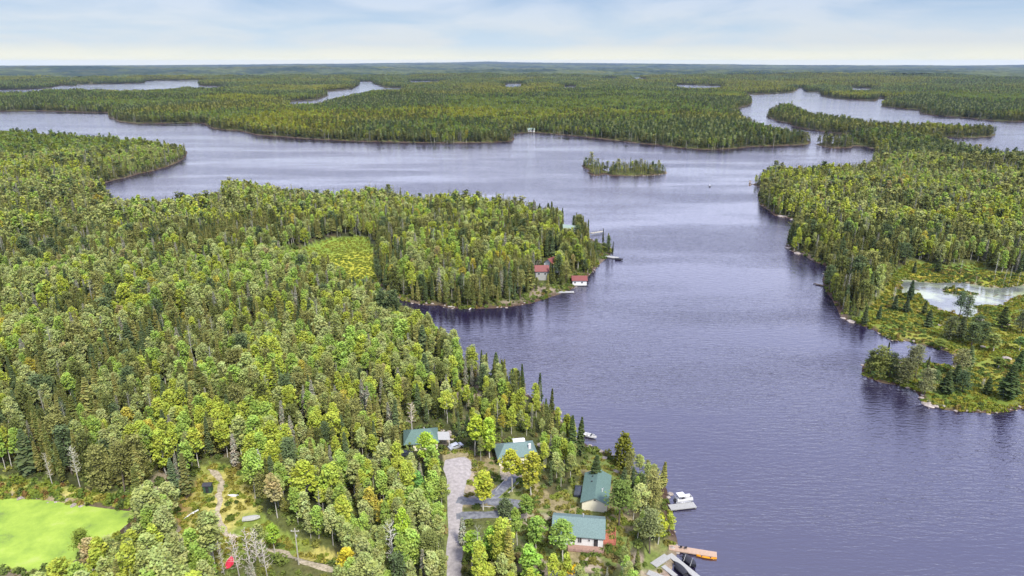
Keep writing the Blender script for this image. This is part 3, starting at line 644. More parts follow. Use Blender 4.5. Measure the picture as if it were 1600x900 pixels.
# ------------------------------------------------------------------ geometry nodes scatter: one object of stuff, instances picked from a list of meshes
def scatter(name, pts, variants, label=None):
    """pts: dict x y z s rz k tint ; variants: list of meshes"""
    coll = bpy.data.collections.new(name + '_kinds')
    for i, me in enumerate(variants):
        po = bpy.data.objects.new('%s_kind_%03d' % (name, i), me); coll.objects.link(po)
    n = len(pts['x']); me = bpy.data.meshes.new(name); me.vertices.add(n)
    me.vertices.foreach_set('co', np.stack([pts['x'], pts['y'], pts['z']], 1).astype(np.float32).ravel())
    for an, tp, key, fld in (('sc', 'FLOAT_VECTOR', 's', 'vector'), ('rot', 'FLOAT_VECTOR', 'rot', 'vector'), ('ik', 'INT', 'k', 'value'), ('tint', 'FLOAT_VECTOR', 'tint', 'vector')):
        at = me.attributes.new(an, tp, 'POINT'); at.data.foreach_set(fld, np.asarray(pts[key], np.int32 if tp == 'INT' else np.float32).ravel())
    o_ = bpy.data.objects.new(name, me); COL.objects.link(o_); tag(o_, kind='stuff')
    if label: o_['label'] = label
    g = bpy.data.node_groups.new(name, 'GeometryNodeTree'); g.interface.new_socket('Geometry', in_out='INPUT', socket_type='NodeSocketGeometry'); g.interface.new_socket('Geometry', in_out='OUTPUT', socket_type='NodeSocketGeometry')
    gi = N(g, 'NodeGroupInput'); gout = N(g, 'NodeGroupOutput'); ci = N(g, 'GeometryNodeCollectionInfo'); ci.inputs['Collection'].default_value = coll; ci.inputs['Separate Children'].default_value = True
    ip = N(g, 'GeometryNodeInstanceOnPoints'); ip.inputs['Pick Instance'].default_value = True
    def na_(nm, dt):
        q = N(g, 'GeometryNodeInputNamedAttribute', data_type=dt); q.inputs['Name'].default_value = nm; return q.outputs[0]
    m2p = N(g, 'GeometryNodeMeshToPoints'); L(g, gi.outputs[0], m2p.inputs['Mesh']); L(g, m2p.outputs[0], ip.inputs['Points'])
    L(g, ci.outputs[0], ip.inputs['Instance']); L(g, na_('ik', 'INT'), ip.inputs['Instance Index'])
    er = N(g, 'FunctionNodeEulerToRotation'); L(g, na_('rot', 'FLOAT_VECTOR'), er.inputs[0]); L(g, er.outputs[0], ip.inputs['Rotation'])
    L(g, na_('sc', 'FLOAT_VECTOR'), ip.inputs['Scale']); L(g, ip.outputs[0], gout.inputs[0])
    md = o_.modifiers.new('scatter', 'NODES'); md.node_group = g
    return o_

# ------------------------------------------------------------------ which tree stands where
ASP = np.array([(.29, .335, .11), (.335, .39, .06), (.265, .37, .075), (.38, .345, .06), (.34, .30, .13), (.325, .365, .135)])
ASPN = ['grey-green', 'yellow-green', 'bright green', 'golden yellow', 'orange-tan', 'pale olive']
CON = np.array([(.108, .125, .036), (.175, .18, .055), (.080, .110, .046), (.22, .21, .15)])
CONN = ['dark green', 'olive', 'blue-green', 'grey']
def pick_trees(x, y, d, rgx):
    """species (0 aspen 1 spruce 2 pine 3 bare 4 greyspruce), look index, tint"""
    n = len(x); px, py = proj(x, y, np.zeros(n)); r = np.hypot(x, y)
    pc = .41 + .85 * (fbm(x, y, 45, 81) - .5) * 2
    pc += .30 * (1 - smooth(6, 18, d))
    pc += np.where((px < 640) & (py > 365) & (py < 450), .35, 0)              # dark conifer band across the isthmus
    pc += np.where((px > 900) & (px < 1050) & (py > 245) & (py < 280), .45, 0) + np.where((px > 1190) & (px < 1570) & (py > 168) & (py < 235), .4, 0)
    pc += np.where((py < 230), .22, 0) + np.where((px > 1150) & (px < 1620) & (py < 290), .15, 0)
    pc += np.where((px > 590) & (px < 960) & (py > 290) & (py < 490), .20, 0) + np.where((px > 1270) & (px < 1420) & (py > 400) & (py < 520), .4, 0) + np.where((px > 1150) & (py > 250) & (py < 420), .12, 0)
    pc -= np.where((px > 600) & (px < 900) & (py > 600), .05, 0)
    u = rgx.random(n); sp_ = np.where(u < pc, 1, 0)
    v_ = rgx.random(n); sp_ = np.where((sp_ == 1) & (v_ < .22), 2, sp_)
    w_ = rgx.random(n); sp_ = np.where(w_ < .028, 3, sp_); sp_ = np.where((w_ > .028) & (w_ < .07), 4, sp_)
    hue = fbm(x, y, 45, 91); a = rgx.random(n)
    yel = smooth(.48, .70, hue) * .55 + .12
    yel = np.where((px > 600) & (px < 960) & (py < 490), yel + .2, yel); yel = np.where((px > 1180) & (px < 1330) & (py > 260) & (py < 480), yel + .35, yel)
    look = np.where(a < yel, 1, np.where(a < yel + (1 - yel) * .42, 0, np.where(a < yel + (1 - yel) * .75, 2, 5)))
    g_ = rgx.random(n); look = np.where(g_ < .022, 3, look); look = np.where((g_ > .022) & (g_ < .036), 4, look)
    cl_ = np.where(a < .38, 0, np.where(a < .78, 1, 2))
    tint = ASP[look] * rgx.uniform(.82, 1.18, (n, 1)); ct = CON[cl_] * rgx.uniform(.8, 1.2, (n, 1))
    tint = np.where((sp_ == 0)[:, None], tint, ct); tint = np.where(((sp_ == 3) | (sp_ == 4))[:, None], np.array((.21, .215, .155)) * rgx.uniform(.8, 1.15, (n, 1)), tint)
    look = np.where(sp_ == 0, look, cl_)
    return sp_, look, tint
def jgrid(r0, r1, step, rgx, azlim=43):
    L_ = r1; X = np.arange(-L_ * math.sin(R(azlim)), L_ * math.sin(R(azlim)), step); Y = np.arange(r0 * math.cos(R(azlim)), r1, step)
    X, Y = np.meshgrid(X, Y); X = X + (np.arange(X.shape[0]) % 2)[:, None] * step / 2
    X = X.ravel() + rgx.uniform(-.38, .38, X.size) * step; Y = Y.ravel() + rgx.uniform(-.38, .38, Y.size) * step
    r = np.hypot(X, Y); m = (r > r0) & (r < r1) & (np.abs(np.arctan2(X, Y)) < R(azlim))
    return X[m], Y[m]
def in_clear(x, y):
    m = np.zeros(len(x), bool)
    for q in clear: m |= inpoly(x, y, q)
    return m
def in_ko(x, y):
    m = np.zeros(len(x), bool)
    for a, b_, r in keepout: m |= (x - a) ** 2 + (y - b_) ** 2 < r * r
    return m
# ------------------------------------------------------------------ buildings
def gable(mb, L_, W_, z0, rise, ov=.4, th=.14, hip=0.0, flipx=False):
    """two roof slopes with thickness; ridge along x; hip shortens the ridge at both ends"""
    a, c = L_ / 2 + ov, W_ / 2 + ov; k = rise / (W_ / 2); dz = -ov * k; r = a - hip
    for t in (0,):
        top = [(-a, -c, z0 + dz), (a, -c, z0 + dz), (a, c, z0 + dz), (-a, c, z0 + dz), (-r, 0, z0 + rise), (r, 0, z0 + rise)]
        v_ = top + [(x, y, z - th) for x, y, z in top]
        f_ = [(0, 1, 5, 4), (2, 3, 4, 5), (6, 10, 11, 7), (8, 11, 10, 9), (0, 6, 7, 1), (2, 8, 9, 3)]
        if hip: f_ += [(1, 2, 5), (3, 0, 4), (7, 11, 8), (9, 10, 6), (1, 7, 8, 2), (3, 9, 6, 0)]
        else: f_ += [(1, 7, 11, 5), (5, 11, 8, 2), (3, 9, 10, 4), (4, 10, 6, 0)]
        mb.add(v_, f_)
    return mb
def walls(L_, W_, h, rise, base=0, gab=True):
    a, c = L_ / 2, W_ / 2
    v_ = [(-a, -c, base), (a, -c, base), (a, c, base), (-a, c, base), (-a, -c, h), (a, -c, h), (a, c, h), (-a, c, h)]
    f_ = [(0, 1, 5, 4), (2, 3, 7, 6), (0, 3, 2, 1)]
    if gab: v_ += [(-a, 0, h + rise - .16), (a, 0, h + rise - .16)]; f_ += [(1, 2, 6, 9, 5), (3, 0, 4, 8, 7), (4, 5, 9, 8), (6, 7, 8, 9)]
    else: f_ += [(1, 2, 6, 5), (3, 0, 4, 7), (4, 5, 6, 7)]
    return MB().add(v_, f_)
def window(parent, c, w_, h, axis='y', side=-1, frame='white', glass='glass', door=False):
    """frame stands proud of the wall; the pane sits in it"""
    x, y, z = c; t = .07
    f = MB()
    def bx(u, zz, du, dz, dd, off):
        if axis == 'y': return ((x + u, y + side * off, z + zz), (du, dd, dz))
        return ((x + side * off, y + u, z + zz), (dd, du, dz))
    for u, zz, du, dz in ((-w_ / 2, 0, t * 1.4, h + t * 2), (w_ / 2, 0, t * 1.4, h + t * 2), (0, h / 2 + t / 2, w_ - t * 1.4, t), (0, -h / 2 - t / 2, w_ - t * 1.4, t)):
        f.box(*bx(u, zz, du, dz, .08, .045))
    if not door: f.box(*bx(0, 0, t * .7, h, .07, .04))
    fo = f.build('door_frame' if door else 'window', M[frame], parent)
    MB().box(*bx(0, 0, w_ - .1, h, .03, .022)).build('panel' if door else 'pane', M[glass], fo)
    return fo
def deck(parent, x0, x1, y0, y1, z, m, rail=True, name='deck', sides='flr'):
    b_ = MB(); n = max(2, int((x1 - x0) / .3))
    for k in range(n):
        xx = x0 + (x1 - x0) * (k + .5) / n; b_.box((xx, (y0 + y1) / 2, z), ((x1 - x0) / n - .025, y1 - y0, .05))
    b_.box(((x0 + x1) / 2, y0 + .06, z - .14), (x1 - x0, .05, .2)); b_.box(((x0 + x1) / 2, y1 - .06, z - .14), (x1 - x0, .05, .2))
    for xx in np.linspace(x0 + .15, x1 - .15, max(2, int((x1 - x0) / 2.5) + 1)):
        b_.tube((xx, y0 + .2, z - 1.6), (xx, y0 + .2, z - .1), .07)
    d = b_.build(name, M[m], parent)
    if rail:
        r = MB()
        def run(ax, ay, bx_, by):
            l = math.hypot(bx_ - ax, by - ay); n_ = max(1, int(l / 1.4))
            for i in range(n_ + 1): r.box((ax + (bx_ - ax) * i / n_, ay + (by - ay) * i / n_, z + .5), (.08, .08, .95))
            an = math.atan2(by - ay, bx_ - ax)
            for zz in (.35, .95): r.box(((ax + bx_) / 2, (ay + by) / 2, z + zz), (l, .06, .06), an)
        if 'f' in sides: run(x0, y0, x1, y0)
        if 'l' in sides: run(x0, y0, x0, y1)
        if 'r' in sides: run(x1, y0, x1, y1)
        r.build('railing', M[m], d)
    return d
def level_loc(v_, up=0.0): return (v_.x, v_.y, v_.z + up)
def heading(a, b_): return math.atan2(b_.y - a.y, b_.x - a.x)
windows = []       # parts of the photo through which a thing is seen: no scattered tree may cover them
# --- cottage with the long teal roof and white front wall
a, b_ = G(864, 848), G(942, 856); hd = heading(a, b_); Lh = (b_ - a).xy.length
mid = (a + b_) / 2; off = Vector((-math.sin(hd), math.cos(hd), 0)); W_ = 7.6
cen = mid + off * W_ / 2
D_ = thing('cottage', 'white cottage with a long teal gable roof and a front deck, beside the lower shore', 'cottage', (cen.x, cen.y, cen.z - .1), hd)
walls(Lh, W_, 3.0, 2.1, -1.2).build('wall', M['white'], D_)
gable(MB(), Lh, W_, 3.0, 2.1, .45).build('roof', M['roof_green'], D_)
for u, w_, h in ((-1.2, .9, .9), (.4, .95, 1.7), (2.6, .5, .6)): window(D_, (u, -W_ / 2, 1.75), w_, h)
window(D_, (Lh / 2 - 1.7, -W_ / 2, 1.2), 1.1, 2.0, door=True, frame='white', glass='glass'); window(D_, (Lh / 2, .6, 1.8), 1.4, 1.1, 'x', 1)
deck(D_, -2.2, Lh / 2 + .2, -W_ / 2 - 2.2, -W_ / 2 - .05, .2, 'deck'); deck(D_, Lh / 2 + .08, Lh / 2 + 3.0, -2.8, 2.4, .35, 'deck_red', sides='fr')
MB().tube((1.0, 1.0, 4.3), (1.0, 1.0, 5.4), .14, .14, 8).build('chimney', M['alu'], D_)
ko(cen.x, cen.y, 7.5); windows.append((866, 803, 946, 860))
for k in (-4, 0, 4): q = cen + Vector((math.cos(hd), math.sin(hd), 0)) * k; ko(q.x, q.y, 6.2)
# --- cream cottage end-on
a, b_ = G(909, 797), G(948, 801); hd = heading(a, b_); Wc = (b_ - a).xy.length; ax = Vector((-math.sin(hd), math.cos(hd), 0)); Lc = 12.5
cen = (a + b_) / 2 + ax * Lc / 2
C_ = thing('cottage', 'cream cottage with a green shingle roof and a blank gable end', 'cottage', (cen.x, cen.y, cen.z - .2), hd + math.pi / 2)
walls(Lc, Wc, 2.9, 1.5, -1.2).build('wall', M['cream'], C_)
rf = gable(MB(), Lc, Wc, 2.9, 1.5, .45).build('roof', M['roof_teal'], C_)
vp = MB().box((-Lc / 2 - .03, 0, 3.5), (.08, .5, .28)).build('gable_vent', M['dark'], C_)
MB().tube((-2.5, -1.6, 3.6), (-2.5, -1.6, 4.6), .1, .1, 8).build('vent_pipe', M['white'], rf)
MB().tube((-1.4, -1.9, 3.4), (-1.4, -1.9, 4.1), .07, .07, 8).build('vent_pipe', M['alu'], rf)
for yy in (1.2, 3.6): MB().box((yy, 1.3, 3.95), (.3, .35, .2)).build('roof_vent', M['dark'], rf)
for yy in (-3.4, .5, 3.6): window(C_, (yy, Wc / 2, 1.6), 1.2, 1.1, 'y', 1); window(C_, (yy, -Wc / 2, 1.6), 1.2, 1.1, 'y', -1)
for k in (-5, -1.5, 2, 5): q = cen + ax * k; ko(q.x, q.y, 5.4)
windows.append((906, 742, 962, 802))
# --- cottage with the grey green hip roof and white chimney
a, b_ = G(780, 728), G(838, 722); hd = heading(a, b_); Lb = (b_ - a).xy.length; off = Vector((-math.sin(hd), math.cos(hd), 0)); cen = (a + b_) / 2 + off * 3.6
B_ = thing('cottage', 'small cottage with a grey-green hip roof and white chimney above the paved driveway', 'cottage', (cen.x, cen.y, cen.z - .1), hd)
walls(Lb, 7.2, 2.8, 1.9, -1, gab=False).build('wall', M['cream'], B_)
rf = gable(MB(), Lb, 7.2, 2.82, 1.9, .5, hip=2.6).build('roof', M['roof_green'], B_)
MB().box((Lb / 2 - 1.6, -1.8, 4.1), (.7, .6, 1.9)).build('chimney', M['white'], rf)
window(B_, (-Lb / 2 + 1.3, -3.6, 1.5), 1.0, 1.2); window(B_, (0, -3.6, 1.5), 1.3, 1.1); window(B_, (Lb / 2 - 1.6, -3.6, 1.5), 1.2, 1.1)
g = gable(MB(), 3.0, 3.0, 4.0, .7, .25); pr = g.build('porch_roof', M['white'], B_); pr.location = (1.6, 3.6, -.9)
ko(cen.x, cen.y, 7.2); windows.append((776, 686, 838, 712))
# --- cottage half hidden by aspens at the head of the road
a, b_ = G(634, 704), G(684, 703); hd = heading(a, b_) + .12; La = (b_ - a).xy.length; off = Vector((-math.sin(hd), math.cos(hd), 0)); cen = (a + b_) / 2 + off * 3.8
A_ = thing('cottage', 'cottage with a teal hip roof, half hidden by aspens beside the road end', 'cottage', (cen.x, cen.y, cen.z - .1), hd)
walls(La, 7.6, 2.8, 2.0, -1, gab=False).build('wall', M['cream'], A_)
rf = gable(MB(), La, 7.6, 2.82, 2.0, .5, hip=2.4).build('roof', M['roof_teal'], A_)
MB().tube((1.0, .4, 4.2), (1.0, .4, 5.2), .09, .09, 8).build('vent_pipe', M['white'], rf)
window(A_, (-La / 2 + 1.6, -3.8, 1.5), 1.2, 1.1); window(A_, (1.2, -3.8, 1.5), 1.3, 1.1)
pf = MB().box((La / 2 + 1.9, -.9, 2.55), (3.6, 4.6, .12), 0, .1); pf = pf.build('porch_roof', M['dock_grey'], A_)
for xx, yy in ((3.4, -3.0), (3.4, 1.2)): MB().box((La / 2 + xx, yy, 1.2), (.14, .14, 2.5)).build('porch_post', M['white'], A_)
ko(cen.x, cen.y, 7.2); windows.append((634, 664, 694, 692))

# --- vehicles by the cottages
def car(name, label, loc, rz, body, L_=4.5, W_=1.85, H_=1.5, cat='car'):
    t = thing(name, label, cat, loc, rz)
    hw = W_ / 2
    prof = [(-L_ / 2, .35), (-L_ / 2 + .05, .85), (-L_ * .42, .95), (-L_ * .30, H_ * .95), (L_ * .12, H_), (L_ * .27, .98), (L_ * .47, .85), (L_ / 2, .55), (L_ / 2 - .05, .32)]
    secs = []
    for y, k in ((-hw, .9), (-hw * .97, 1), (0, 1.02), (hw * .97, 1), (hw, .9)):
        secs.append([(x, y * (1 - .18 * max(0, (z - .95) / .6)), .32 + (z - .32) * k) for x, z in prof])
    MB().loft(secs).build('body', M[body], t)
    g_ = MB().add([(-L_ * .40, 0, 0)], []) if 0 else MB()
    g_.add([(L_ * .275, -hw * .8, 1.0), (L_ * .275, hw * .8, 1.0), (L_ * .13, hw * .72, H_ * 1.0), (L_ * .13, -hw * .72, H_ * 1.0)], [(0, 1, 2, 3)])
    g_.build('windscreen', M['glass'], t)
    for s in (-1, 1):
        MB().box((-L_ * .07, s * (hw * .9), H_ * .8), (L_ * .38, .05, .28)).build('side_window', M['glass'], t)
        for x in (-L_ * .3, L_ * .31):
            MB().tube((x, s * (hw - .22), .33), (x, s * (hw + .01), .33), .33, .33, 14).build('wheel', M['rubber'], t)
        MB().box((L_ / 2 - .06, s * hw * .68, .66), (.08, .32, .14)).build('headlight', M['white_gloss'], t)
    return t
p = G(712, 700); car('parked_car', 'silver car parked beneath the trees beyond the end of the gravel road', level_loc(p), .6, 'car_silver'); ko(p.x, p.y, 3); windows.append((705, 690, 722, 702))
p = G(633, 712); car('parked_car', 'dark car beside the half hidden teal-roofed cottage', level_loc(p), .1, 'car_dark'); ko(p.x, p.y, 3)
p = G(903, 770); q = car('parked_car', 'dark car parked against the long side of the cream cottage', level_loc(p), 1.4, 'car_dark'); ko(p.x, p.y, 3); windows.append((898, 756, 910, 772))

# ------------------------------------------------------------------ boats
def hull(L_, B_, h, n=9, stern=.8):
    secs = []
    for i in range(n):
        t = i / (n - 1); x = -L_ / 2 + L_ * t; bw = B_ / 2 * (stern + (1 - stern) * math.sin(min(1, t * 2.2) * math.pi / 2)) * (1 - max(0, (t - .45) / .55) ** 2.2) + .02
        kz = .0 + .55 * h * max(0, (t - .6) / .4) ** 2; zt = h * (1 + .25 * t * t)
        secs.append([(x, -bw, zt), (x, -bw * .92, h * .45 + kz * .5), (x, -bw * .45, kz * .8 + .05), (x, 0, kz), (x, bw * .45, kz * .8 + .05), (x, bw * .92, h * .45 + kz * .5), (x, bw, zt), (x, bw * .86, zt - .06), (x, bw * .8, max(kz + .1, h * .38)), (x, -bw * .8, max(kz + .1, h * .38)), (x, -bw * .86, zt - .06)])
    return MB().loft(secs)
def outboard(parent, x, y, z, s=1.0, m='dark'):
    mo = MB().box((x, y, z + .35 * s), (.42 * s, .34 * s, .5 * s)).box((x + .1 * s, y, z + .63 * s), (.34 * s, .28 * s, .10 * s)).box((x, y, z - .2 * s), (.14 * s, .1 * s, .7 * s)).build('outboard_motor', M[m], parent)
    return mo
def pontoon_boat(label, loc, rz, L_=6.4, B_=2.4):
    t = thing('pontoon_boat', label, 'boat', loc, rz)
    for s in (-1, 1):
        b_ = MB(); b_.tube((-L_ / 2, s * B_ * .34, .18), (L_ / 2 - .7, s * B_ * .34, .18), .3, .3, 10).tube((L_ / 2 - .7, s * B_ * .34, .18), (L_ / 2, s * B_ * .34, .32), .3, .06, 10); b_.build('pontoon', M['alu'], t, True)
    MB().box((0, 0, .55), (L_ - .2, B_, .1)).build('floor', M['dock_grey'], t)
    rl = MB()
    for s in (-1, 1): rl.box((0, s * (B_ / 2 - .05), .95), (L_ - .5, .05, .6))
    rl.box((L_ / 2 - .28, 0, .95), (.05, B_ - .16, .6)); rl.box((-L_ / 2 + .28, 0, .95), (.05, B_ - .16, .6)); rl.build('side_panels', M['white_gloss'], t)
    for x, y, dx_, dy_ in ((1.9, .75, 1.6, .55), (1.9, -.75, 1.6, .55), (-2.2, 0, .6, 1.9), (-.3, .85, 1.5, .45)):
        x, y, dx_, dy_ = x * L_ / 6.4, y * B_ / 2.4, dx_ * L_ / 6.4, dy_ * B_ / 2.4; MB().box((x, y, .82), (dx_, dy_, .42)).box((x, y + (.2 if y > 0 else -.2 if y < 0 else 0), 1.1), (dx_, .14, .35)).build('seat', M['white_gloss'], t)
    MB().box((-.3, -.55, .98), (.6, .6, .8)).build('console', M['dark'], t)
    cn = MB(); sec = [[(x, y, 2.05 + .16 * math.cos(y / (B_ / 2) * 1.2)) for y in np.linspace(-B_ / 2, B_ / 2, 7)] + [(x, y, 2.0 + .16 * math.cos(y / (B_ / 2) * 1.2)) for y in np.linspace(B_ / 2, -B_ / 2, 7)] for x in (-1.9, -.9, .1)]
    cn.loft(sec); cp_ = cn.build('canopy', M['white_gloss'], t)
    for x in (-1.8, .0):
        for s in (-1, 1): MB().tube((-.6 + (x + .6) * .4, s * (B_ / 2 - .06), 1.2), (x, s * (B_ / 2 - .06), 2.05), .025).build('canopy_pole', M['alu'], cp_)
    outboard(t, -L_ / 2 - .1, 0, .35)
    return t
def runabout(name, label, loc, rz, L_=5.2, B_=2.0, hullm='white_gloss', cover=None, motor=True, wind=True, tilt=0, cat='boat'):
    t = thing(name, label, cat, loc, rz); t.rotation_euler.x = tilt
    hull(L_, B_, .85).build('hull', M[hullm], t, False)
    if cover:
        sec = []
        for i in range(8):
            u = i / 7; x = -L_ / 2 + .1 + (L_ - .35) * u; bw = B_ / 2 * (.84 + .16 * math.sin(min(1, u * 2.2) * math.pi / 2)) * (1 - max(0, (u - .45) / .55) ** 2.2) + .05; hh = .28 * math.sin(math.pi * min(1, .2 + u * .9)) + .04; z = .86 * (1 + .25 * u * u)
            sec.append([(x, -bw, z - .05), (x, -bw * .5, z + hh * .8), (x, 0, z + hh), (x, bw * .5, z + hh * .8), (x, bw, z - .05), (x, 0, z - .1)])
        MB().loft(sec).build('cover', M[cover], t, False)
    else:
        for x in (-L_ * .22, .25): MB().box((x, 0, .55), (.45, B_ * .66, .34)).build('seat', M['dock_grey'], t)
        if wind: MB().box((L_ * .12, 0, 1.1), (.05, B_ * .7, .4), 0, -.5).build('windscreen', M['glass'], t)
    if motor: outboard(t, -L_ / 2 - .12, 0, .55)
    return t
# ------------------------------------------------------------------ docks
def dock(name, label, a, b_, w_, m, z=.45, cat='dock', piles=True, rail=False, pil=None):
    a = Vector((a[0], a[1], 0)); b_ = Vector((b_[0], b_[1], 0)); d = b_ - a; l = d.length; rz = math.atan2(d.y, d.x)
    t = thing(name, label, cat, (a.x, a.y, 0), rz)
    bd = MB(); n = int(l / .3)
    for k in range(n): bd.box(((k + .5) * l / n, 0, z), (l / n - .03, w_, .06))
    bd.build('deck_boards', M[m], t)
    fr = MB()
    for s in (-1, 1): fr.box((l / 2, s * (w_ / 2 - .08), z - .14), (l, .1, .2))
    fr.box((l - .05, 0, z - .14), (.1, w_ - .26, .2)); fr.box((.05, 0, z - .14), (.1, w_ - .26, .2)); fr.build('frame', M['dark' if m == 'dark' else m], t)
    if piles:
        for x in np.linspace(l * .2, l - .3, max(2, int(l / 4))):
            for s in (-1, 1): MB().tube((x, s * (w_ / 2 - .1), -1.5), (x, s * (w_ / 2 - .1), z - .05), .07).build('pile', M['pole'], t)
    if rail:
        r = MB()
        for s in (-1, 1):
            for x in np.linspace(.2, l - .2, int(l / 2) + 1): r.box((x, s * (w_ / 2 - .04), z + .5), (.08, .08, 1))
            r.box((l / 2, s * (w_ / 2 - .04), z + 1), (l - .4, .06, .07))
        r.build('railing', M[rail], t)
    return t
def W2(px, py): return P(px, py, .4)
a, b_ = W2(1046, 793), W2(1086, 788.5)
dock('floating_dock', 'pale floating dock with a white pontoon boat moored to its far side', a, b_, 2.2, 'dock_grey'); windows.append((1044, 770, 1086, 798))
q = P(1068, 781, .3); pontoon_boat('white pontoon boat with a canopy moored at the pale floating dock', (q[0], q[1], 0), math.atan2(b_[1] - a[1], b_[0] - a[0]) + .05, 4.9, 2.0)
a, b_ = W2(1045, 855), W2(1120, 867)
dk = dock('dock', 'long tan wooden dock reaching out from the shore with two chairs on it', a, b_, 1.9, 'deck_tan'); windows.append((1044, 848, 1122, 876))
hd = math.atan2(b_[1] - a[1], b_[0] - a[0])
def chair(label, x, y, z, rz):
    t = thing('dock_chair', label, 'chair', (x, y, z), rz, 'chairs on the tan dock')
    MB().box((0, 0, .36), (.5, .5, .06)).build('seat', M['dark'], t); MB().box((-.27, 0, .68), (.06, .5, .62), 0, -.25).build('backrest', M['dark'], t)
    for s in (-1, 1):
        MB().box((0, s * .27, .56), (.5, .07, .05)).build('armrest', M['dark'], t)
        for x_ in (-.2, .2): MB().box((x_, s * .22, .17), (.05, .05, .33)).build('leg', M['dark'], t)
for i, (px, py, lb) in enumerate(((1064, 856.5, 'dark chair on the tan dock, the one closer to the shore'), (1071, 857.5, 'dark chair on the tan dock, the one closer to the open water'))):
    q = P(px, py, .5); chair(lb, q[0], q[1], .48, hd + math.pi / 2 + .3 * i)
def canoe(label, loc, rz, m, L_=4.6):
    t = thing('canoe', label, 'canoe', loc, rz); secs = []
    for i in range(11):
        u = i / 10 * 2 - 1; x = u * L_ / 2; bw = .40 * (1 - abs(u) ** 2.2) + .015; zt = .34 + .2 * abs(u) ** 3
        secs.append([(x, -bw, zt), (x, -bw * .85, .12), (x, 0, .0 + .1 * abs(u) ** 4), (x, bw * .85, .12), (x, bw, zt), (x, bw * .85, zt - .03), (x, bw * .6, .16), (x, -bw * .6, .16), (x, -bw * .85, zt - .03)])
    MB().loft(secs).build('hull', M[m], t, False)
    for x in (-1.1, .9): MB().box((x, 0, .28), (.28, .62, .04)).build('seat', M['dark'], t)
    return t
q = P(1104, 870.5, .2); canoe('yellow canoe floating beside the end of the tan dock', (q[0], q[1], -.02), hd, 'yellow')
# U-shaped grey dock with a boat in its slip
t = thing('slip_dock', 'weathered grey dock with a slip, built around a black covered boat', 'dock', (0, 0, 0))
def plank(px0, py0, px1, py1, w_):
    a = Vector((*P(px0, py0, .5), .5)); b_ = Vector((*P(px1, py1, .5), .5)); d = b_ - a; l = d.length; rz = math.atan2(d.y, d.x)
    m_ = MB(); n = max(2, int(l / .3))
    for k in range(n):
        c = a + d * (k + .5) / n; m_.box((c.x, c.y, .5), (l / n - .03, w_, .07), rz)
    c = (a + b_) / 2; nx_ = Vector((-math.sin(rz), math.cos(rz), 0))
    for s in (-1, 1): cc = c + nx_ * s * (w_ / 2 - .08); m_.box((cc.x, cc.y, .36), (l, .08, .2), rz)
    m_.build('walkway', M['dock_grey'], t)
    for k in range(6): c = a + d * k / 5; ko(c.x, c.y, w_ / 2 + .7)
plank(1046, 866, 1094, 905, 1.5); plank(1021, 883, 1043, 868.5, 1.9); plank(1036, 884, 1056, 900, 1.2); plank(1012, 894, 1040, 905, 1.6)
windows.append((1018, 862, 1096, 900))
q = P(1060, 889, .3); q2 = P(1073, 902, .3)
runabout('covered_boat', 'boat under a black cover inside the slip of the grey dock', (q[0] + .3, q[1] - .2, .02), math.atan2(*(np.array(q2) - q)[::-1]) + math.pi, 4.3, 1.7, 'dark', 'black', False)
q = P(1078, 879, .3); runabout('covered_boat', 'boat under a dark cover moored on the lake side of the grey dock', (q[0], q[1], .02), math.atan2(*(np.array(q2) - P(1060, 889, .3))[::-1]), 4.2, 1.8, 'dark', 'black', True)
for i, (px, py, lb) in enumerate(((1068, 877, 'white mooring whip on the grey dock, the one closer to the tan dock'), (1078, 885, 'white mooring whip on the grey dock, farther from the tan dock'))):
    q = P(px, py, .5); t_ = thing('mooring_whip', lb, 'mooring whip', (q[0], q[1], .5)); MB().tube((0, 0, 0), (.6, .5, 1.9), .04, .02).build('rod', M['white'], t_); MB().box((0, 0, .04), (.2, .2, .09)).build('bracket', M['dark'], t_)
q = P(915, 682, .2); runabout('motorboat', 'small white motorboat at the bank under the tall paired spruces', (q[0] + 1.3, q[1], -.05), -.5, 4.4, 1.7); windows.append((914, 672, 924, 686))
# --- the point across the bay
q0, q1 = P(893, 447, .1), P(918, 446, .1)
hd = math.atan2(q1[1] - q0[1], q1[0] - q0[0]) - .12; Lh = math.hypot(q1[0] - q0[0], q1[1] - q0[1]) * .86; cx, cy = (q0[0] + q1[0]) / 2, (q0[1] + q1[1]) / 2 + 3.0
BH = thing('boathouse', 'white boathouse with a red roof standing in the water off the wooded point', 'boathouse', (cx, cy, 0), hd)
MB().box((0, 0, .15), (Lh + 1.2, 7.6, .3)).build('dock', M['dark'], BH)
w_ = walls(Lh, 6.0, 3.2, 1.5, .3).build('wall', M['white'], BH); gable(MB(), Lh, 6.0, 3.2, 1.5, .5).build('roof', M['roof_red'], BH)
for u in (-2.4, 1.2): window(BH, (u, -3.0, 1.9), 1.0, .8)
window(BH, (Lh / 2, 0, 1.45), 2.2, 2.1, 'x', 1, door=True, glass='white')
windows.append((892, 428, 922, 452))
def pxdock(name, lab, p0, p1, w_, m, **k): return dock(name, lab, W2(*p0), W2(*p1), w_, m, **k)
pxdock('dock', 'low pale dock just in front of the red-roofed boathouse', (869, 456.5), (897, 456), 2.4, 'dock_grey'); windows.append((868, 448, 900, 460))
pxdock('dock', 'broad pale dock at the tip of the wooded point', (934, 398), (965, 403), 3.4, 'dock_grey'); windows.append((934, 394, 968, 406))
pxdock('dock', 'dark railed dock on the far side of the wooded point', (923, 366), (942, 363), 2.0, 'pole', rail='dark', z=1.2); windows.append((924, 356, 944, 370))
q = P(958, 403, .3); runabout('motorboat', 'small boat beside the broad dock at the tip of the point', (q[0] + 3, q[1] - 3.5, 0), -.2, 4.6, 1.8, 'dark', 'black', True)
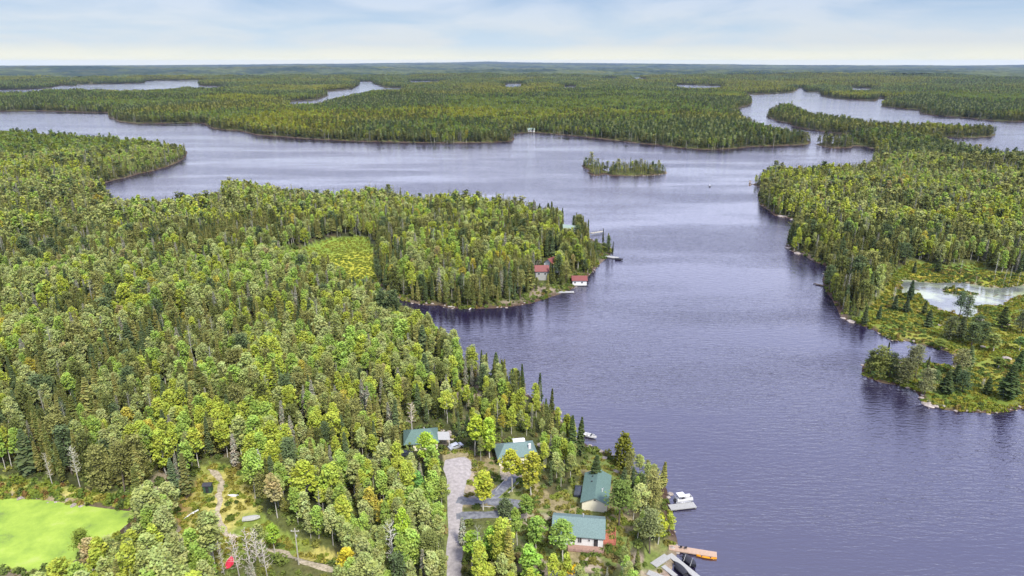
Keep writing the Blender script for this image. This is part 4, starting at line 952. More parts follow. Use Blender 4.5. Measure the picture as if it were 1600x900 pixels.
def small_house(label, px, py, Lx, Wx, rz, wallm, roofm, h=3.2, rise=1.8, name='cabin', chim=False, up=0):
    p = G(px, py); t = thing(name, label, 'cabin', (p.x, p.y, p.z - .2 + up), rz)
    walls(Lx, Wx, h, rise, -1.5 - up).build('wall', M[wallm], t); rf = gable(MB(), Lx, Wx, h, rise, .5).build('roof', M[roofm], t)
    for u in (-Lx / 4, Lx / 4): window(t, (u, -Wx / 2, 1.8), 1.1, 1.1)
    window(t, (Lx / 2, 0, 1.4), 1.0, 2.0, 'x', 1, door=True)
    if chim: MB().box((Lx / 4, .6, h + rise), (.6, .6, 1.3)).build('chimney', M['dock_grey'], rf)
    ko(p.x, p.y, max(Lx, Wx) * .62); return t
small_house('red-roofed cabin among trees above the boathouse, the lower of two red roofs', 846, 436, 6.6, 5, .05, 'dock_grey', 'roof_red', 3.6, 2.2, chim=True, up=2.0); windows.append((839, 419, 852, 423))
small_house('red-roofed cabin among trees, the upper of two red roofs', 862, 426, 7, 5.5, .9, 'greywall', 'roof_red', 4.0, 2.4, up=2.5); windows.append((853, 403, 867, 408))
small_house('cabin with a pale green roof among the trees near the top of the point', 889, 374, 8, 6, -.5, 'white', 'roof_pale', 4.0, 2.6, up=3); windows.append((883, 351, 892, 354))
small_house('pale cabin at the waterline on the far shore of the lake', 830, 205, 11, 8, 0, 'white', 'roof_pale', 3.2, 2.4); windows.append((826, 201, 833, 207))
# --- marker on the open water
q = P(1109, 292, 0); bu = thing('buoy', 'small dark buoy floating alone on the open lake', 'buoy', (q[0], q[1], 0)); MB().tube((0, 0, -.2), (0, 0, .7), 1.1, .9, 12).build('float', M['dark'], bu); MB().tube((0, 0, .7), (0, 0, 2.4), .22, .16, 8).build('marker_post', M['white'], bu)
# ------------------------------------------------------------------ things in the clearing
p = G(360, 884); runabout('beached_boat', 'red-covered white boat lying in the clearing beneath bare trees', level_loc(p, .05), R(100), 4.3, 1.75, 'white_gloss', 'redpaint', False); ko(p.x, p.y, 3); windows.append((354, 862, 368, 888))
def flatboat(label, px, py, rz, L_, m='alu', cover=None):
    p = G(px, py); o_ = runabout('beached_boat', label, level_loc(p, .05), rz, L_, 1.5, m, cover, False, False); ko(p.x, p.y, 2.5); return o_
flatboat('silver and white boat on the grass beside bare grey trees', 393, 813, R(12), 4.2, 'white_gloss', 'dock_grey'); windows.append((382, 802, 402, 815))
def overturned(label, px, py, rz, L_):
    p = G(px, py); t = canoe(label, (p.x, p.y, p.z + .42), rz, 'white_gloss', L_); t.rotation_euler = (math.pi, 0, rz); ko(p.x, p.y, 2); return t
overturned('white canoe lying upside down in the grass beside the duckweed pond', 300, 804, R(62), 4.6); windows.append((294, 797, 308, 811))
overturned('white canoe lying upside down at the edge of the bushes, above the silver boat', 365, 775, R(-4), 3.2)
p = G(326, 768); t = thing('garden_shed', 'small dark green shed with a slatted door at the head of the sandy trail', 'shed', level_loc(p, -.1), .08)
MB().box((0, 0, 1.2), (2.0, 1.6, 2.4)).build('wall', M['green_obj'], t); gable(MB(), 2.0, 1.6, 2.42, .4, .2, .08).build('roof', M['dark'], t); window(t, (0, -.8, 1.15), .9, 1.9, door=True, frame='green_obj', glass='dark'); ko(p.x, p.y, 2); windows.append((319, 753, 333, 770))
p = G(467, 882); t = thing('utility_pole', 'weathered wooden utility pole standing beside the sandy track', 'utility pole', level_loc(p, 0))
MB().tube((0, 0, -.3), (0, 0, 9.6), .17, .11, 8).build('pole', M['pole'], t); MB().box((0, 0, 8.9), (1.9, .1, .12)).build('crossarm', M['pole'], t)
for x in (-.8, 0, .8): MB().tube((x, 0, 8.96), (x, 0, 9.2), .05, .04, 8).build('insulator', M['white'], t)
MB().box((.25, 0, 7.6), (.2, .25, .5)).build('junction_box', M['alu'], t); ko(p.x, p.y, 2.5); windows.append((460, 822, 474, 884))
# ------------------------------------------------------------------ boulders and driftwood
def boulder_mesh(seed):
    import bmesh
    bm_ = bmesh.new(); bmesh.ops.create_icosphere(bm_, subdivisions=4, radius=1); r_ = np.random.default_rng(seed)
    ax_ = r_.normal(size=(9, 3)); ax_ /= np.linalg.norm(ax_, axis=1)[:, None]; k = r_.uniform(.55, .9, 9)
    for v_ in bm_.verts:
        for n_, kk in zip(ax_, k):
            d = v_.co.dot(Vector(n_)) - kk
            if d > 0: v_.co -= Vector(n_) * d * .9
        v_.co *= 1 + .16 * float(vn(np.array([v_.co.x * 3 + 9]), np.array([v_.co.y * 3 + v_.co.z * 2]), .6, seed)[0]) + .07 * float(vn(np.array([v_.co.x * 9 + 9]), np.array([v_.co.y * 9 + v_.co.z * 7]), .8, seed)[0])
        v_.co.z *= .55
    me = bpy.data.meshes.new('boulder'); bm_.to_mesh(me); bm_.free(); me.materials.append(M['rock']); return me
BM_ = [boulder_mesh(s) for s in range(5)]
def boulder(label, px, py, s, gname, k=None, z=None):
    s *= .62
    p = G(px, py); o_ = bpy.data.objects.new('boulder', BM_[random.randrange(5) if k is None else k]); COL.objects.link(o_)
    o_.location = (p.x, p.y, max(p.z, .1) - .05 * s); o_.scale = (s * random.uniform(.9, 1.4), s * random.uniform(.8, 1.1), s * random.uniform(.6, .9)); o_.rotation_euler.z = random.uniform(0, 6)
    tag(o_, label, 'boulder', gname); ko(p.x, p.y, s + .6)
for px, py, s, lb in ((1450, 632, 2.6, 'long pale boulder at the water line below the marsh point'), (1440, 622, 1.6, 'pale boulder half in the lake at the foot of the marsh point pines'), (1462, 635, 1.7, 'flat pale boulder just past the long one on the marsh point shore'),
                      (1573, 560, 2.6, 'big pale boulder in the marsh shrubs, tallest of its kind there'), (1535, 542, 2.0, 'pale boulder in the marsh shrubs nearer the two ponds'), (1466, 483, 2.6, 'flat pale boulder on the bank of the snag-filled pond'), (1467, 508, 2.0, 'pale boulder in the marsh between the pond and the dark firs'),
                      (1530, 500, 2.8, 'wide pale boulder below the outlet of the snag-filled pond'), (1545, 506, 1.8, 'small pale boulder beside the wide one below the pond outlet'), (1575, 508, 1.7, 'pale boulder beside a round conifer near the edge of the marsh'), (1406, 567, 1.7, 'pinkish boulder on the neck of the marsh point beside the inlet'), (1555, 527, 1.5, 'low pale boulder in yellow marsh grass'),
                      (1330, 503, 2.6, 'pale yellow boulder on the shore bend below the spruces'), (1318, 497, 1.8, 'grey boulder on the shore above the marsh bend'), (1240, 343, 4.0, 'large pink rock slab on the wooded shore across the lake'), (1222, 338, 3.6, 'pink rock slab beside the largest one on the far wooded shore'), (1245, 396, 3.6, 'pale rock slab on the cove shore across the lake'), (1232, 388, 3, 'pale rock at the corner of the cove across the lake')):
    boulder(lb, px, py, s, 'pale boulders on the marsh and lake shore')
for px, py, s, lb in ((818, 656, 2.4, 'large pinkish boulder on the bare ridge behind the hip-roofed cottage'), (762, 640, 2.0, 'pinkish boulder on the bare ridge behind the bright aspens'), (752, 633, 1.4, 'small boulder uphill of the pinkish one behind the aspens'), (778, 628, 1.3, 'round boulder on the ridge near the shore conifers'),
                      (690, 672, 1.6, 'tan boulder at the corner of the half hidden teal-roofed cottage'), (698, 680, 1.8, 'reddish boulder by the porch at the head of the road'), (706, 686, 1.2, 'small boulder near the silver car'), (702, 675, 1.2, 'low boulder behind the porch at the head of the road'),
                      (945, 716, 1.6, 'pale boulder on the shore between the cedar and the dark spruce'), (963, 737, 1.7, 'pinkish boulder behind the cream cottage'), (978, 738, 1.3, 'small pinkish boulder beside the larger one behind the cream cottage'), (990, 745, 1.2, 'low boulder near the shore behind the cream cottage'),
                      (845, 695, 1.8, 'pinkish boulder beside the hip-roofed cottage chimney end'), (854, 702, 1.2, 'low boulder on the slope beside the hip-roofed cottage'), (830, 857, 1.2, 'pale boulder in the yard grass beside the small grey tree'), (873, 645, 1.8, 'pink boulder at the water below the shore spruces'), (921, 697, 1.1, 'tan boulder on the small sandy landing'), (670, 533, 1.9, 'pink boulder on the bay shore below the forest')):
    boulder(lb, px, py, s, 'pinkish boulders around the cottages')
def log(label, px0, py0, px1, py1, r, m='bark_grey', z=.25, name='driftwood_log', g_='driftwood on the shores'):
    a = P(px0, py0, z); b_ = P(px1, py1, z); t = MB(); a = Vector((*a, z)); b_ = Vector((*b_, z + .15)); d = b_ - a; t.tube(a, a + d * .5, r, r * .8).tube(a + d * .45, b_, r * .8, r * .4)
    t.tube(a + d * .6, a + d * .75 + Vector((-d.y, d.x, 0)) * .12 + Vector((0, 0, .5)), r * .4, r * .2)
    c = (a + b_) / 2; t.v = [(x - c.x, y - c.y, zz - c.z) for x, y, zz in t.v]
    o_ = t.build(name, M[m], None, True, c); tag(o_, label, 'log', g_)
log('dark fallen tree reaching into the lake from the far wooded shore', 1288, 447, 1271, 443, .5, 'bark_dark')
log('pale driftwood log slanting into the bay below the wooded point', 733, 484, 742, 476, .35); log('pale driftwood log lying along the bank of the wooded point', 765, 476, 783, 477, .35)
log('forked driftwood log on the bank of the wooded point beside the low pale dock', 862, 457, 874, 452, .3)
log('thin pale driftwood in the narrow bay by the meadow', 605, 454, 616, 456, .3); log('driftwood branch low on the bay shore west of the slanting log', 700, 479, 708, 480, .3)
for lb, a in zip(('closest to the tall snag', 'at the far bank of the pond', 'beside the standing snags', 'toward the picture edge', 'behind the pond spruce', 'nearer the narrow end of the pond'), ((1540, 445, 1550, 450), (1524, 444, 1532, 446), (1552, 463, 1560, 460), (1570, 462, 1582, 461), (1430, 452, 1437, 454), (1440, 450, 1447, 450))):
    log('dark log floating in the marsh pond, ' + lb, *a, .22, 'bark_dark', .05, 'floating_log', 'dark logs floating in the marsh pond')
for pts in ([(724,771,.3),(729,775,.3),(740,777,.3),(752,777.5,.3)], [(748,790.5,.3),(762,792,.3),(780,793,.3),(800,793,.3)], [(774,768,.3),(783,757,.3),(792,745,.3)], [(792,773,.3),(802,763,.3),(812,752,.3)], [(778,812,.35),(795,812,.35),(818,811,.35)]):
    ribbon('kerb', pts, M['dock_grey'], .2, .5, 3, .05)
windows += [(-60, 783, 92, 886), (90, 790, 150, 872), (150, 798, 206, 815)]

windows += [(716, 775, 765, 789), (765, 772, 800, 790), (722, 802, 775, 810), (705, 724, 715, 900)]

windows += [(430, 860, 516, 890), (190, 800, 212, 810)]

windows += [(546, 380, 586, 430)]
# ------------------------------------------------------------------ TREES
# signature trees the photo shows clearly: (species, px, py of the foot, height in metres, look or tint, label)
SPI = {'aspen': 0, 'spruce': 1, 'pine': 2, 'bare': 3, 'greyspruce': 4, 'cedar': 5}
SIG = [
 ('aspen', 755, 797, 11.5, 3.1, (0.350, 0.392, 0.049), 'broad yellow-green aspen standing where the paved driveway meets the gravel road'),
 ('aspen', 800, 768, 12.5, 3.0, (0.378, 0.392, 0.049), 'yellow-green aspen in front of the hip-roofed cottage'),
 ('aspen', 830, 775, 13.0, 3.0, (.34, .35, .05), 'golden aspen between the hip-roofed cottage and the parking area'),
 ('aspen', 742, 712, 13.5, 2.9, (0.364, 0.462, 0.049), 'tall bright yellow-green aspen behind the end of the gravel road, beside a pale-stemmed clump'),
 ('aspen', 765, 716, 13.5, 2.8, (0.350, 0.462, 0.056), 'bright aspen with bare pale stems just beside the hip-roofed cottage'),
 ('aspen', 672, 742, 13, 2.6, (0.308, 0.434, 0.049), 'bright aspen screening the front of the half hidden cottage'),
 ('aspen', 655, 790, 10, 2.0, (0.168, 0.336, 0.084), 'small blue-tinged green aspen with two bare stems beside the gravel road'),
 ('aspen', 880, 880, 11, 2.9, (0.238, 0.350, 0.077), 'aspen with white stems standing in front of the white cottage'),
 ('aspen', 838, 858, 9, 2.4, (0.224, 0.350, 0.070), 'round aspen in the yard at the end of the long teal-roofed cottage'),
 ('aspen', 738, 888, 10, 2.8, (0.252, 0.392, 0.049), 'large green aspen at the side of the gravel road below the driveways'),
 ('aspen', 768, 880, 10, 2.8, (0.238, 0.378, 0.056), 'large green aspen behind the leaning spruce in the lower yard'),
 ('spruce', 795, 905, 14, 2.6, (0.210, 0.210, 0.050), 'tall pale olive spruce standing in the lower yard among green aspens'),
 ('aspen', 828, 915, 10, 3.0, (0.238, 0.392, 0.063), 'bushy green aspen in front of the yard grass at the picture edge'),
 ('spruce', 893, 716, 14, 2.2, (0.061, 0.091, 0.030), 'tall dark spruce at the lake bank, left one of a close pair'),
 ('spruce', 905, 712, 13, 1.9, (0.061, 0.084, 0.030), 'tall dark spruce at the lake bank, lake-side one of a close pair'),
 ('cedar', 974, 731, 11, 3.0, (0.131, 0.140, 0.022), 'dense rounded dark olive cedar standing alone at the lake bank'),
 ('spruce', 929, 755, 9, 3.0, (0.053, 0.077, 0.030), 'broad dark spruce directly behind the cream cottage roof'),
 ('pine', 967, 822, 12.5, 3.4, (0.106, 0.150, 0.036), 'big green pine beside the cream cottage gable end'),
 ('spruce', 1035, 765, 9, 1.8, (0.175, 0.182, 0.050), 'narrow leaning spruce on the bank above the floating dock'),
 ('cedar', 1000, 770, 6, 2.0, (0.105, 0.140, 0.050), 'low rounded cedar on the bank behind the cream cottage'),
 ('spruce', 975, 765, 7, 1.7, (0.070, 0.098, 0.045), 'small dark spruce behind the cream cottage, nearest to the pine'),
 ('spruce', 988, 766, 7.5, 1.6, (0.070, 0.098, 0.045), 'small dark spruce behind the cream cottage, nearer the lake'),
 ('pine', 1018, 800, 12, 2.6, (0.227, 0.224, 0.071), 'sparse grey-green pine on the bank above the docks'),
 ('pine', 1015, 865, 12, 2.8, (0.158, 0.182, 0.071), 'grey-green pine at the bank between the tan dock and the white cottage'),
 ('aspen', 1028, 850, 8, 2.2, (0.336, 0.364, 0.042), 'small yellow-green tree at the water between the two straight docks'),
 ('spruce', 772, 597, 8, 1.5, (0.088, 0.112, 0.030), 'short dark spruce at the waterside beside a taller pair'),
 ('spruce', 817, 622, 13, 1.7, (0.061, 0.084, 0.030), 'tall dark spruce on the lake bank beyond the cottages'),
 ('spruce', 843, 632, 12, 1.4, (0.053, 0.077, 0.035), 'slim dark spruce standing free against the lake beyond the cottages'),
 ('spruce', 862, 648, 10, 1.4, (0.070, 0.084, 0.030), 'slim ragged spruce against the lake, nearest the pink shore boulder'),
 ('spruce', 752, 585, 10, 1.1, (0.070, 0.091, 0.040), 'very slim spruce against the bay water'), ('spruce', 738, 582, 10, 1.1, (0.070, 0.091, 0.035), 'very slim spruce, next up the bank from its twin in the bay'),
 ('cedar', 886, 880 - 200, 7, 2.0, (0.158, 0.182, 0.025), 'low rounded cedar close to the paired bank spruces'),
 ('cedar', 790, 806, 5, 1.9, (.10, .13, .06), 'low rounded dark bush-like cedar between the two paved drives'),
 ('aspen', 822, 815, 8, 2.2, (.20, .29, .06), 'small green aspen at the end of the lower paved drive'),
 ('greyspruce', 723, 852, 8, 1.7, (.24, .26, .19), 'sparse grey spruce leaning over the edge of the gravel road'),
 ('aspen', 690, 800, 10, 1.9, (.24, .30, .07), 'slim yellowing aspen on the verge across from the lower paved drive'),
 # the clearing
 ('bare', 377, 915, 13, 2.0, (0.588, 0.504, 0.448), 'tall leafless tree in front of the red-covered boat'), ('bare', 395, 912, 14, 2.2, (0.588, 0.518, 0.462), 'tall leafless tree just past the red-covered boat, with a forked stem'),
 ('bare', 408, 918, 14, 2.0, (0.600, 0.532, 0.462), 'tall leafless tree between two others near the silver boat'), ('bare', 420, 912, 11, 1.7, (0.560, 0.504, 0.448), 'shorter leafless tree nearest the sandy track'),
 ('bare', 352, 905, 10, 1.4, (0.532, 0.476, 0.434), 'thin leafless tree beside the red-covered boat'),
 ('pine', 132, 874, 8, 2.2, (0.140, 0.182, 0.030), 'dark round-topped tree at the edge of the duckweed pond'),
 ('aspen', 145, 895, 9, 2.4, (0.364, 0.308, 0.140), 'tan half-bare aspen at the edge of the duckweed pond'),
 ('spruce', 293, 778, 14, 2.4, (0.122, 0.133, 0.045), 'large grey-green spruce at the corner of the clearing beside the green shed'),
 ('spruce', 275, 778, 12, 2.1, (0.088, 0.126, 0.060), 'blue-green spruce beside the large one at the corner of the clearing'),
 ('bare', 125, 760, 12, 1.8, (0.600, 0.588, 0.462), 'leaning tan leafless aspen above the duckweed pond'), ('bare', 82, 757, 10, 1.6, (0.588, 0.532, 0.420), 'leafless aspen above the duckweed pond at its far bank'),
 ('greyspruce', 368, 730, 11, 1.9, (.27, .26, .20), 'grey lichen-covered spruce above the end of the sandy trail'),
 ('greyspruce', 408, 745, 9, 1.9, (.33, .36, .31), 'silver-grey young spruce beside the bushes of the clearing'),
 ('aspen', 480, 800, 14, 3.3, (0.350, 0.406, 0.056), 'broad yellow-green aspen behind the utility pole'), ('aspen', 520, 795, 13, 2.8, (0.308, 0.392, 0.063), 'yellow-green aspen uphill of the utility pole'),
 ('aspen', 430, 865, 8, 2.2, (0.280, 0.420, 0.056), 'small bright aspen between the sandy track and the clearing'),
 ('aspen', 543, 912, 9, 2.7, (0.490, 0.406, 0.042), 'golden bushy tree covering the end of the sandy track'),
 ('bare', 645, 690, 12, 2.2, (0.588, 0.504, 0.392), 'tan leafless tree with pale stems behind the half hidden cottage'),
 ('bare', 617, 905, 14, 2.0, (0.600, 0.588, 0.504), 'pale leafless tree with crooked branches by the picture edge near the road'),
 ('aspen', 630, 880, 14, 1.8, (0.336, 0.462, 0.056), 'bright green aspen with a bent pale stem left of the gravel road'),
 # marsh
 ('spruce', 1421, 469, 10.6, 3.0, (0.061, 0.091, 0.045), 'blue-green spruce on the bank of the snag-filled pond, tallest there'),
 ('spruce', 1415, 488, 7.3, 2.1, (0.061, 0.084, 0.040), 'dark little spruce in the marsh below the tallest pond spruce'), ('spruce', 1443, 491, 6.7, 2.1, (0.070, 0.091, 0.035), 'dark little spruce on the marsh pond bank, half turned yellow at its foot'),
 ('spruce', 1449, 511, 8.4, 2.4, (0.061, 0.084, 0.035), 'dark cone-shaped fir in the middle of the marsh'), ('spruce', 1465, 425, 7.3, 2.8, (0.070, 0.091, 0.035), 'dark cone-shaped fir alone on the yellow grass beyond the pond'),
 ('spruce', 1428, 427, 6.7, 2.2, (0.088, 0.112, 0.050), 'pale blue-green fir alone on the yellow grass beyond the pond'),
 ('pine', 1497, 500, 13.4, 3.0, (0.088, 0.126, 0.060), 'tall blue-green pine at the near bank of the snag-filled pond'), ('pine', 1510, 502, 12.3, 2.8, (0.105, 0.140, 0.060), 'blue-green pine beside the taller one at the near bank of the pond'),
 ('pine', 1482, 530, 10.1, 3.4, (0.096, 0.112, 0.050), 'broad dull conifer in the marsh below the pond pines'), ('spruce', 1500, 528, 10.1, 3.0, (0.088, 0.105, 0.045), 'dark conifer between two others in the marsh below the pond'),
 ('pine', 1518, 540, 10.1, 3.7, (0.079, 0.105, 0.040), 'broad dark conifer in the marsh clump'), ('pine', 1535, 536, 9.0, 3.2, (0.070, 0.098, 0.040), 'dark conifer at the lake-far end of the marsh clump'),
 ('spruce', 1565, 512, 10.1, 3.7, (0.079, 0.105, 0.035), 'wide dark conifer with a pointed top beside the marsh pond outlet'), ('pine', 1595, 520, 10.1, 3.4, (0.105, 0.119, 0.060), 'grey-green conifer cut by the picture edge in the marsh'),
 ('pine', 1372, 588, 11.8, 3.7, (0.149, 0.168, 0.045), 'broad-crowned pine at the tip of the marsh point'), ('spruce', 1385, 572, 10.1, 1.3, (0.061, 0.077, 0.040), 'very slim dark spruce at the tip of the marsh point'),
 ('pine', 1418, 598, 14.0, 3.0, (0.114, 0.119, 0.055), 'tall grey-green pine in the middle of the marsh point'), ('pine', 1408, 600, 10.1, 3.2, (0.105, 0.112, 0.050), 'dull dark pine leaning over the water of the marsh point'),
 ('pine', 1430, 588, 12.3, 2.8, (0.158, 0.168, 0.081), 'sparse grey pine beside the inlet on the marsh point'), ('pine', 1444, 618, 10.6, 2.8, (0.175, 0.182, 0.081), 'pale grey-green pine above the long shore boulder'),
 ('spruce', 1449, 577, 5.6, 1.1, (0.070, 0.084, 0.035), 'small slim spruce on the inlet bank of the marsh point'), ('spruce', 1477, 615, 9.0, 2.9, (0.053, 0.077, 0.030), 'dark cone-shaped spruce standing free on the marsh point'),
 ('spruce', 1492, 600, 7.8, 3.0, (0.053, 0.077, 0.030), 'low dark spruce against the pale birch on the marsh point'), ('pine', 1498, 590, 11.2, 3.0, (0.193, 0.196, 0.081), 'pale grey-green pine above the low dark spruce of the marsh point'),
 ('spruce', 1513, 573, 9.0, 2.5, (0.105, 0.140, 0.055), 'blue-green fir in the marsh behind the inlet'), ('spruce', 1541, 616, 6.7, 2.8, (0.061, 0.084, 0.030), 'small dark cone-shaped fir beside the big marsh point fir'),
 ('spruce', 1573, 624, 13.4, 4.1, (0.056, 0.084, 0.030), 'biggest dark fir of the marsh point, near the picture edge'), ('spruce', 1590, 580, 9.0, 2.8, (0.061, 0.098, 0.035), 'dark fir uphill of the biggest marsh point fir'),
 ('aspen', 1552, 550, 8, 3.2, (0.224, 0.266, 0.077), 'round pale green bush-like tree in the marsh beside boulders'), ('aspen', 1592, 548, 6, 2.4, (0.168, 0.266, 0.084), 'green round tree at the edge of the marsh beside boulders'),
 ('bare', 1533, 612, 5, 1.2, (0.560, 0.490, 0.392), 'leafless little tree in the marsh point shrubs'), ('bare', 1396, 470, 7, 1.2, (0.600, 0.600, 0.532), 'whitish leafless tree beside the pond spruce'),
 ('bare', 1553, 438, 15, .7, (0.600, 0.588, 0.504), 'dead grey snag at the back of the marsh pond, tallest of them'),
 ('bare', 1575, 448, 11, .5, (0.600, 0.600, 0.504), 'dead grey snag in the marsh pond, one of a close pair'), ('bare', 1567, 446, 9, .5, (0.600, 0.600, 0.504), 'shorter dead snag in the marsh pond beside the close pair'), ('bare', 1588, 452, 9, .5, (0.588, 0.560, 0.476), 'dead snag in the marsh pond nearest the picture edge'),
 ('bare', 1549, 467, 7, .5, (0.560, 0.532, 0.476), 'thin dead snag standing in open pond water'), ('bare', 1523, 452, 7, .5, (0.532, 0.490, 0.448), 'thin dead snag at the reed bed of the marsh pond'), ('bare', 1488, 480, 12, .6, (0.280, 0.280, 0.308), 'thin dark dead snag in front of the pond pines'), ('bare', 1500, 430, 8, .6, (0.588, 0.560, 0.476), 'dead snag in the yellow grass behind the pond'),
 ('pine', 1360, 583, 9, 2.6, (.10, .12, .045), 'low pine at the outermost tip of the marsh point'), ('pine', 1390, 590, 10, 2.8, (.08, .10, .045), 'dark pine between the broad-crowned one and the tall middle one of the marsh point'),
 ('pine', 1455, 610, 8, 2.6, (.07, .10, .04), 'bushy dark pine just past the pale grey-green one on the marsh point'), ('pine', 1503, 612, 8, 2.8, (.06, .09, .04), 'bushy dark pine between the free-standing spruce and the small marsh fir'), ('spruce', 1350, 508, 9, 2.0, (.07, .09, .04), 'dark spruce at the corner where the marsh meets the wooded bank'),
 ('spruce', 1372, 500, 7, 2.0, (.06, .09, .04), 'dark spruce in the marsh shrubs close to the wooded bank'), ('spruce', 1398, 484, 7.5, 1.9, (.065, .09, .04), 'dark spruce beside the whitish leafless tree of the marsh'), ('pine', 1525, 520, 8, 2.8, (.07, .10, .045), 'dull green pine in the marsh just above the dark clump'),
 ('aspen', 1470, 545, 4, 2.6, (.16, .20, .045), 'low spreading green bush-like tree on the marsh bank of the inlet'), ('aspen', 1560, 575, 4.5, 2.6, (.15, .20, .05), 'low spreading green bush-like tree between the two marsh boulders'),
 # the point
 ('spruce', 957, 399, 9, 1.1, (0.053, 0.063, 0.030), 'slim dark spruce at the very tip of the wooded point'), ('spruce', 942, 381, 10.5, .9, (0.053, 0.063, 0.035), 'slim dark spruce at the end of the railed dock'),
 ('aspen', 903, 422, 15, 4.2, (0.182, 0.238, 0.042), 'large round olive-green tree above the boathouse'), ('aspen', 890, 395, 13, 3.6, (0.238, 0.280, 0.042), 'round yellow-olive tree uphill of the large one above the boathouse'),
]
COPY = []
def put(spn, k, x, y, z, h, wsc, tint, label, group, rz):
    cme, tme = PROTO[spn][k]; sc_ = h / PH[spn][k]
    nm = {'aspen': 'aspen_tree', 'spruce': 'spruce_tree', 'pine': 'pine_tree', 'bare': 'bare_tree', 'greyspruce': 'lichen_spruce', 'cedar': 'cedar_tree'}[spn]
    cat = {'aspen': 'aspen', 'spruce': 'spruce', 'pine': 'pine', 'bare': 'leafless tree', 'greyspruce': 'grey spruce', 'cedar': 'cedar'}[spn]
    t = bpy.data.objects.new(nm, None); COL.objects.link(t); t.location = (x, y, z - .12); t.rotation_euler = (random.uniform(-.04, .04), random.uniform(-.04, .04), rz); t.scale = (sc_ * wsc, sc_ * wsc, sc_)
    tag(t, label, cat, group)
    for pn, me in (('branches' if spn == 'bare' else 'crown', cme), ('trunk', tme)):
        o_ = bpy.data.objects.new(pn, me); COL.objects.link(o_); o_.parent = t; o_['tint'] = [float(a) for a in tint]
    return t
PW = {'aspen': 2.3, 'spruce': 1.85, 'pine': 2.6, 'bare': 1.7, 'greyspruce': 1.8, 'cedar': 2.6}
GN = {'aspen': 'aspens of the near woods', 'spruce': 'spruces of the near woods', 'pine': 'pines of the near woods', 'bare': 'leafless trees', 'greyspruce': 'grey lichen-covered spruces', 'cedar': 'cedars on the bank'}
sig_xy = []; count = {k: 0 for k in SPI}
for i, (s, px, py, h, w_, tn, lb) in enumerate(SIG):
    if lb.startswith('aspen with white stems'): pass
    p = G(px, py); k = i % len(PROTO[s]); hs = h / PH[s][k]
    put(s, k, p.x, p.y, p.z, h, w_ / PW[s] / hs, tn, lb, GN[s], random.uniform(0, 6.28)); ko(p.x, p.y, w_ * .75 + .6); count[s] += 1; sig_xy.append((p.x, p.y))
# --- scattered single trees out to 900 m
rs = np.random.default_rng(23)
X, Y = jgrid(88, 930, 3.4, rs)
d = grid_at(SD, X, Y)
keep = (d > 1.0) & ~in_clear(X, Y) & ~in_ko(X, Y)
# thin the stand a little in places and open the granite ridge
keep &= ~((fbm(X, Y, 16, 51) > .66) & (d < 33) & (np.hypot(X, Y) < 330) & (rs.random(len(X)) < .75))
X, Y, d = X[keep], Y[keep], d[keep]
Z = grid_at(GZ, X, Y)
spc, look, tint = pick_trees(X, Y, d, rs)
H_ = np.where(spc == 0, rs.normal(12.2, 1.6, len(X)), rs.normal(12.3, 2.5, len(X))) * (.82 + .18 * smooth(0, 14, d)); H_ = np.clip(H_, 4.5, 16.5)
H_ = np.where((Y < 300) & (X > -20) & (d < 35), H_ * .8, H_)
W_ = rs.uniform(.78, 1.2, len(X)); H_ = H_ * (.80 + .32 * smooth(.3, .7, fbm(X, Y, 38, 701))); RZ = rs.uniform(0, 6.28, len(X)); KV = rs.integers(0, 1000, len(X))
# keep sight lines to the things that the photo shows
pb = proj(X, Y, Z); ptp = proj(X, Y, Z + H_); hwp = F * 2.0 / (np.hypot(X, Y) / np.cos(np.arctan2(X, Y)))
ok = np.ones(len(X), bool)
for x0, y0, x1, y1 in windows:
    ok &= ~((pb[0] + hwp * .8 > x0) & (pb[0] - hwp * .8 < x1) & (pb[1] > y0) & (ptp[1] < y1))
X, Y, Z, d, spc, look, tint, H_, W_, RZ, KV = [A[ok] for A in (X, Y, Z, d, spc, look, tint, H_, W_, RZ, KV)]
il = inpoly(X, Y, isle); H_ = np.where(il, H_ * rs.choice([.55, .75, .95], len(X)), H_)
r_ = np.hypot(X, Y); ppx, ppy = proj(X, Y, Z); tpx, tpy = proj(X, Y, Z + H_)
infr = (ppx > -10) & (ppx < 1610) & (tpy < 895)
names = ['aspen', 'spruce', 'pine', 'bare', 'greyspruce']; LIM = {'aspen': 285, 'spruce': 285, 'pine': 130, 'bare': 60, 'greyspruce': 60}
indiv = np.zeros(len(X), bool)
size = H_ / r_
for s, nm in enumerate(names):
    ids = np.where(infr & (spc == s))[0]; ids = ids[np.argsort(-size[ids])][:max(0, LIM[nm] - count[nm])]; indiv[ids] = True
# labels: look, size and the nearest landmark, ranked by distance so that each names one tree
LM = [(470, 882, 'the utility pole'), (360, 884, 'the red-covered boat'), (326, 768, 'the green shed'), (393, 813, 'the silver boat'), (200, 805, 'the duckweed pond tip'), (60, 780, 'the far bank of the duckweed pond'), (60, 893, 'the near bank of the duckweed pond'),
      (713, 725, 'the head of the gravel road'), (710, 815, 'the middle of the gravel road'), (709, 890, 'the near gravel road'), (660, 704, 'the half hidden cottage'), (808, 722, 'the hip-roofed cottage'), (905, 850, 'the long teal-roofed cottage'), (930, 798, 'the cream cottage'),
      (795, 786, 'the paved parking area'), (1046, 793, 'the floating dock'), (1046, 855, 'the tan dock'), (1025, 890, 'the grey slip dock'), (974, 731, 'the lone olive cedar'), (900, 690, 'the paired bank spruces'), (818, 656, 'the large ridge boulder'), (670, 533, 'the pink bay boulder'), (843, 632, 'the slim shoreline spruce'), (520, 890, 'the end of the sandy track'), (293, 778, 'the large clearing-corner spruce'), (590, 440, 'the narrow head of the bay'), (125, 760, 'the leaning bare aspen')]
LP = [G(a, b_) for a, b_, _ in LM]
cells = {}
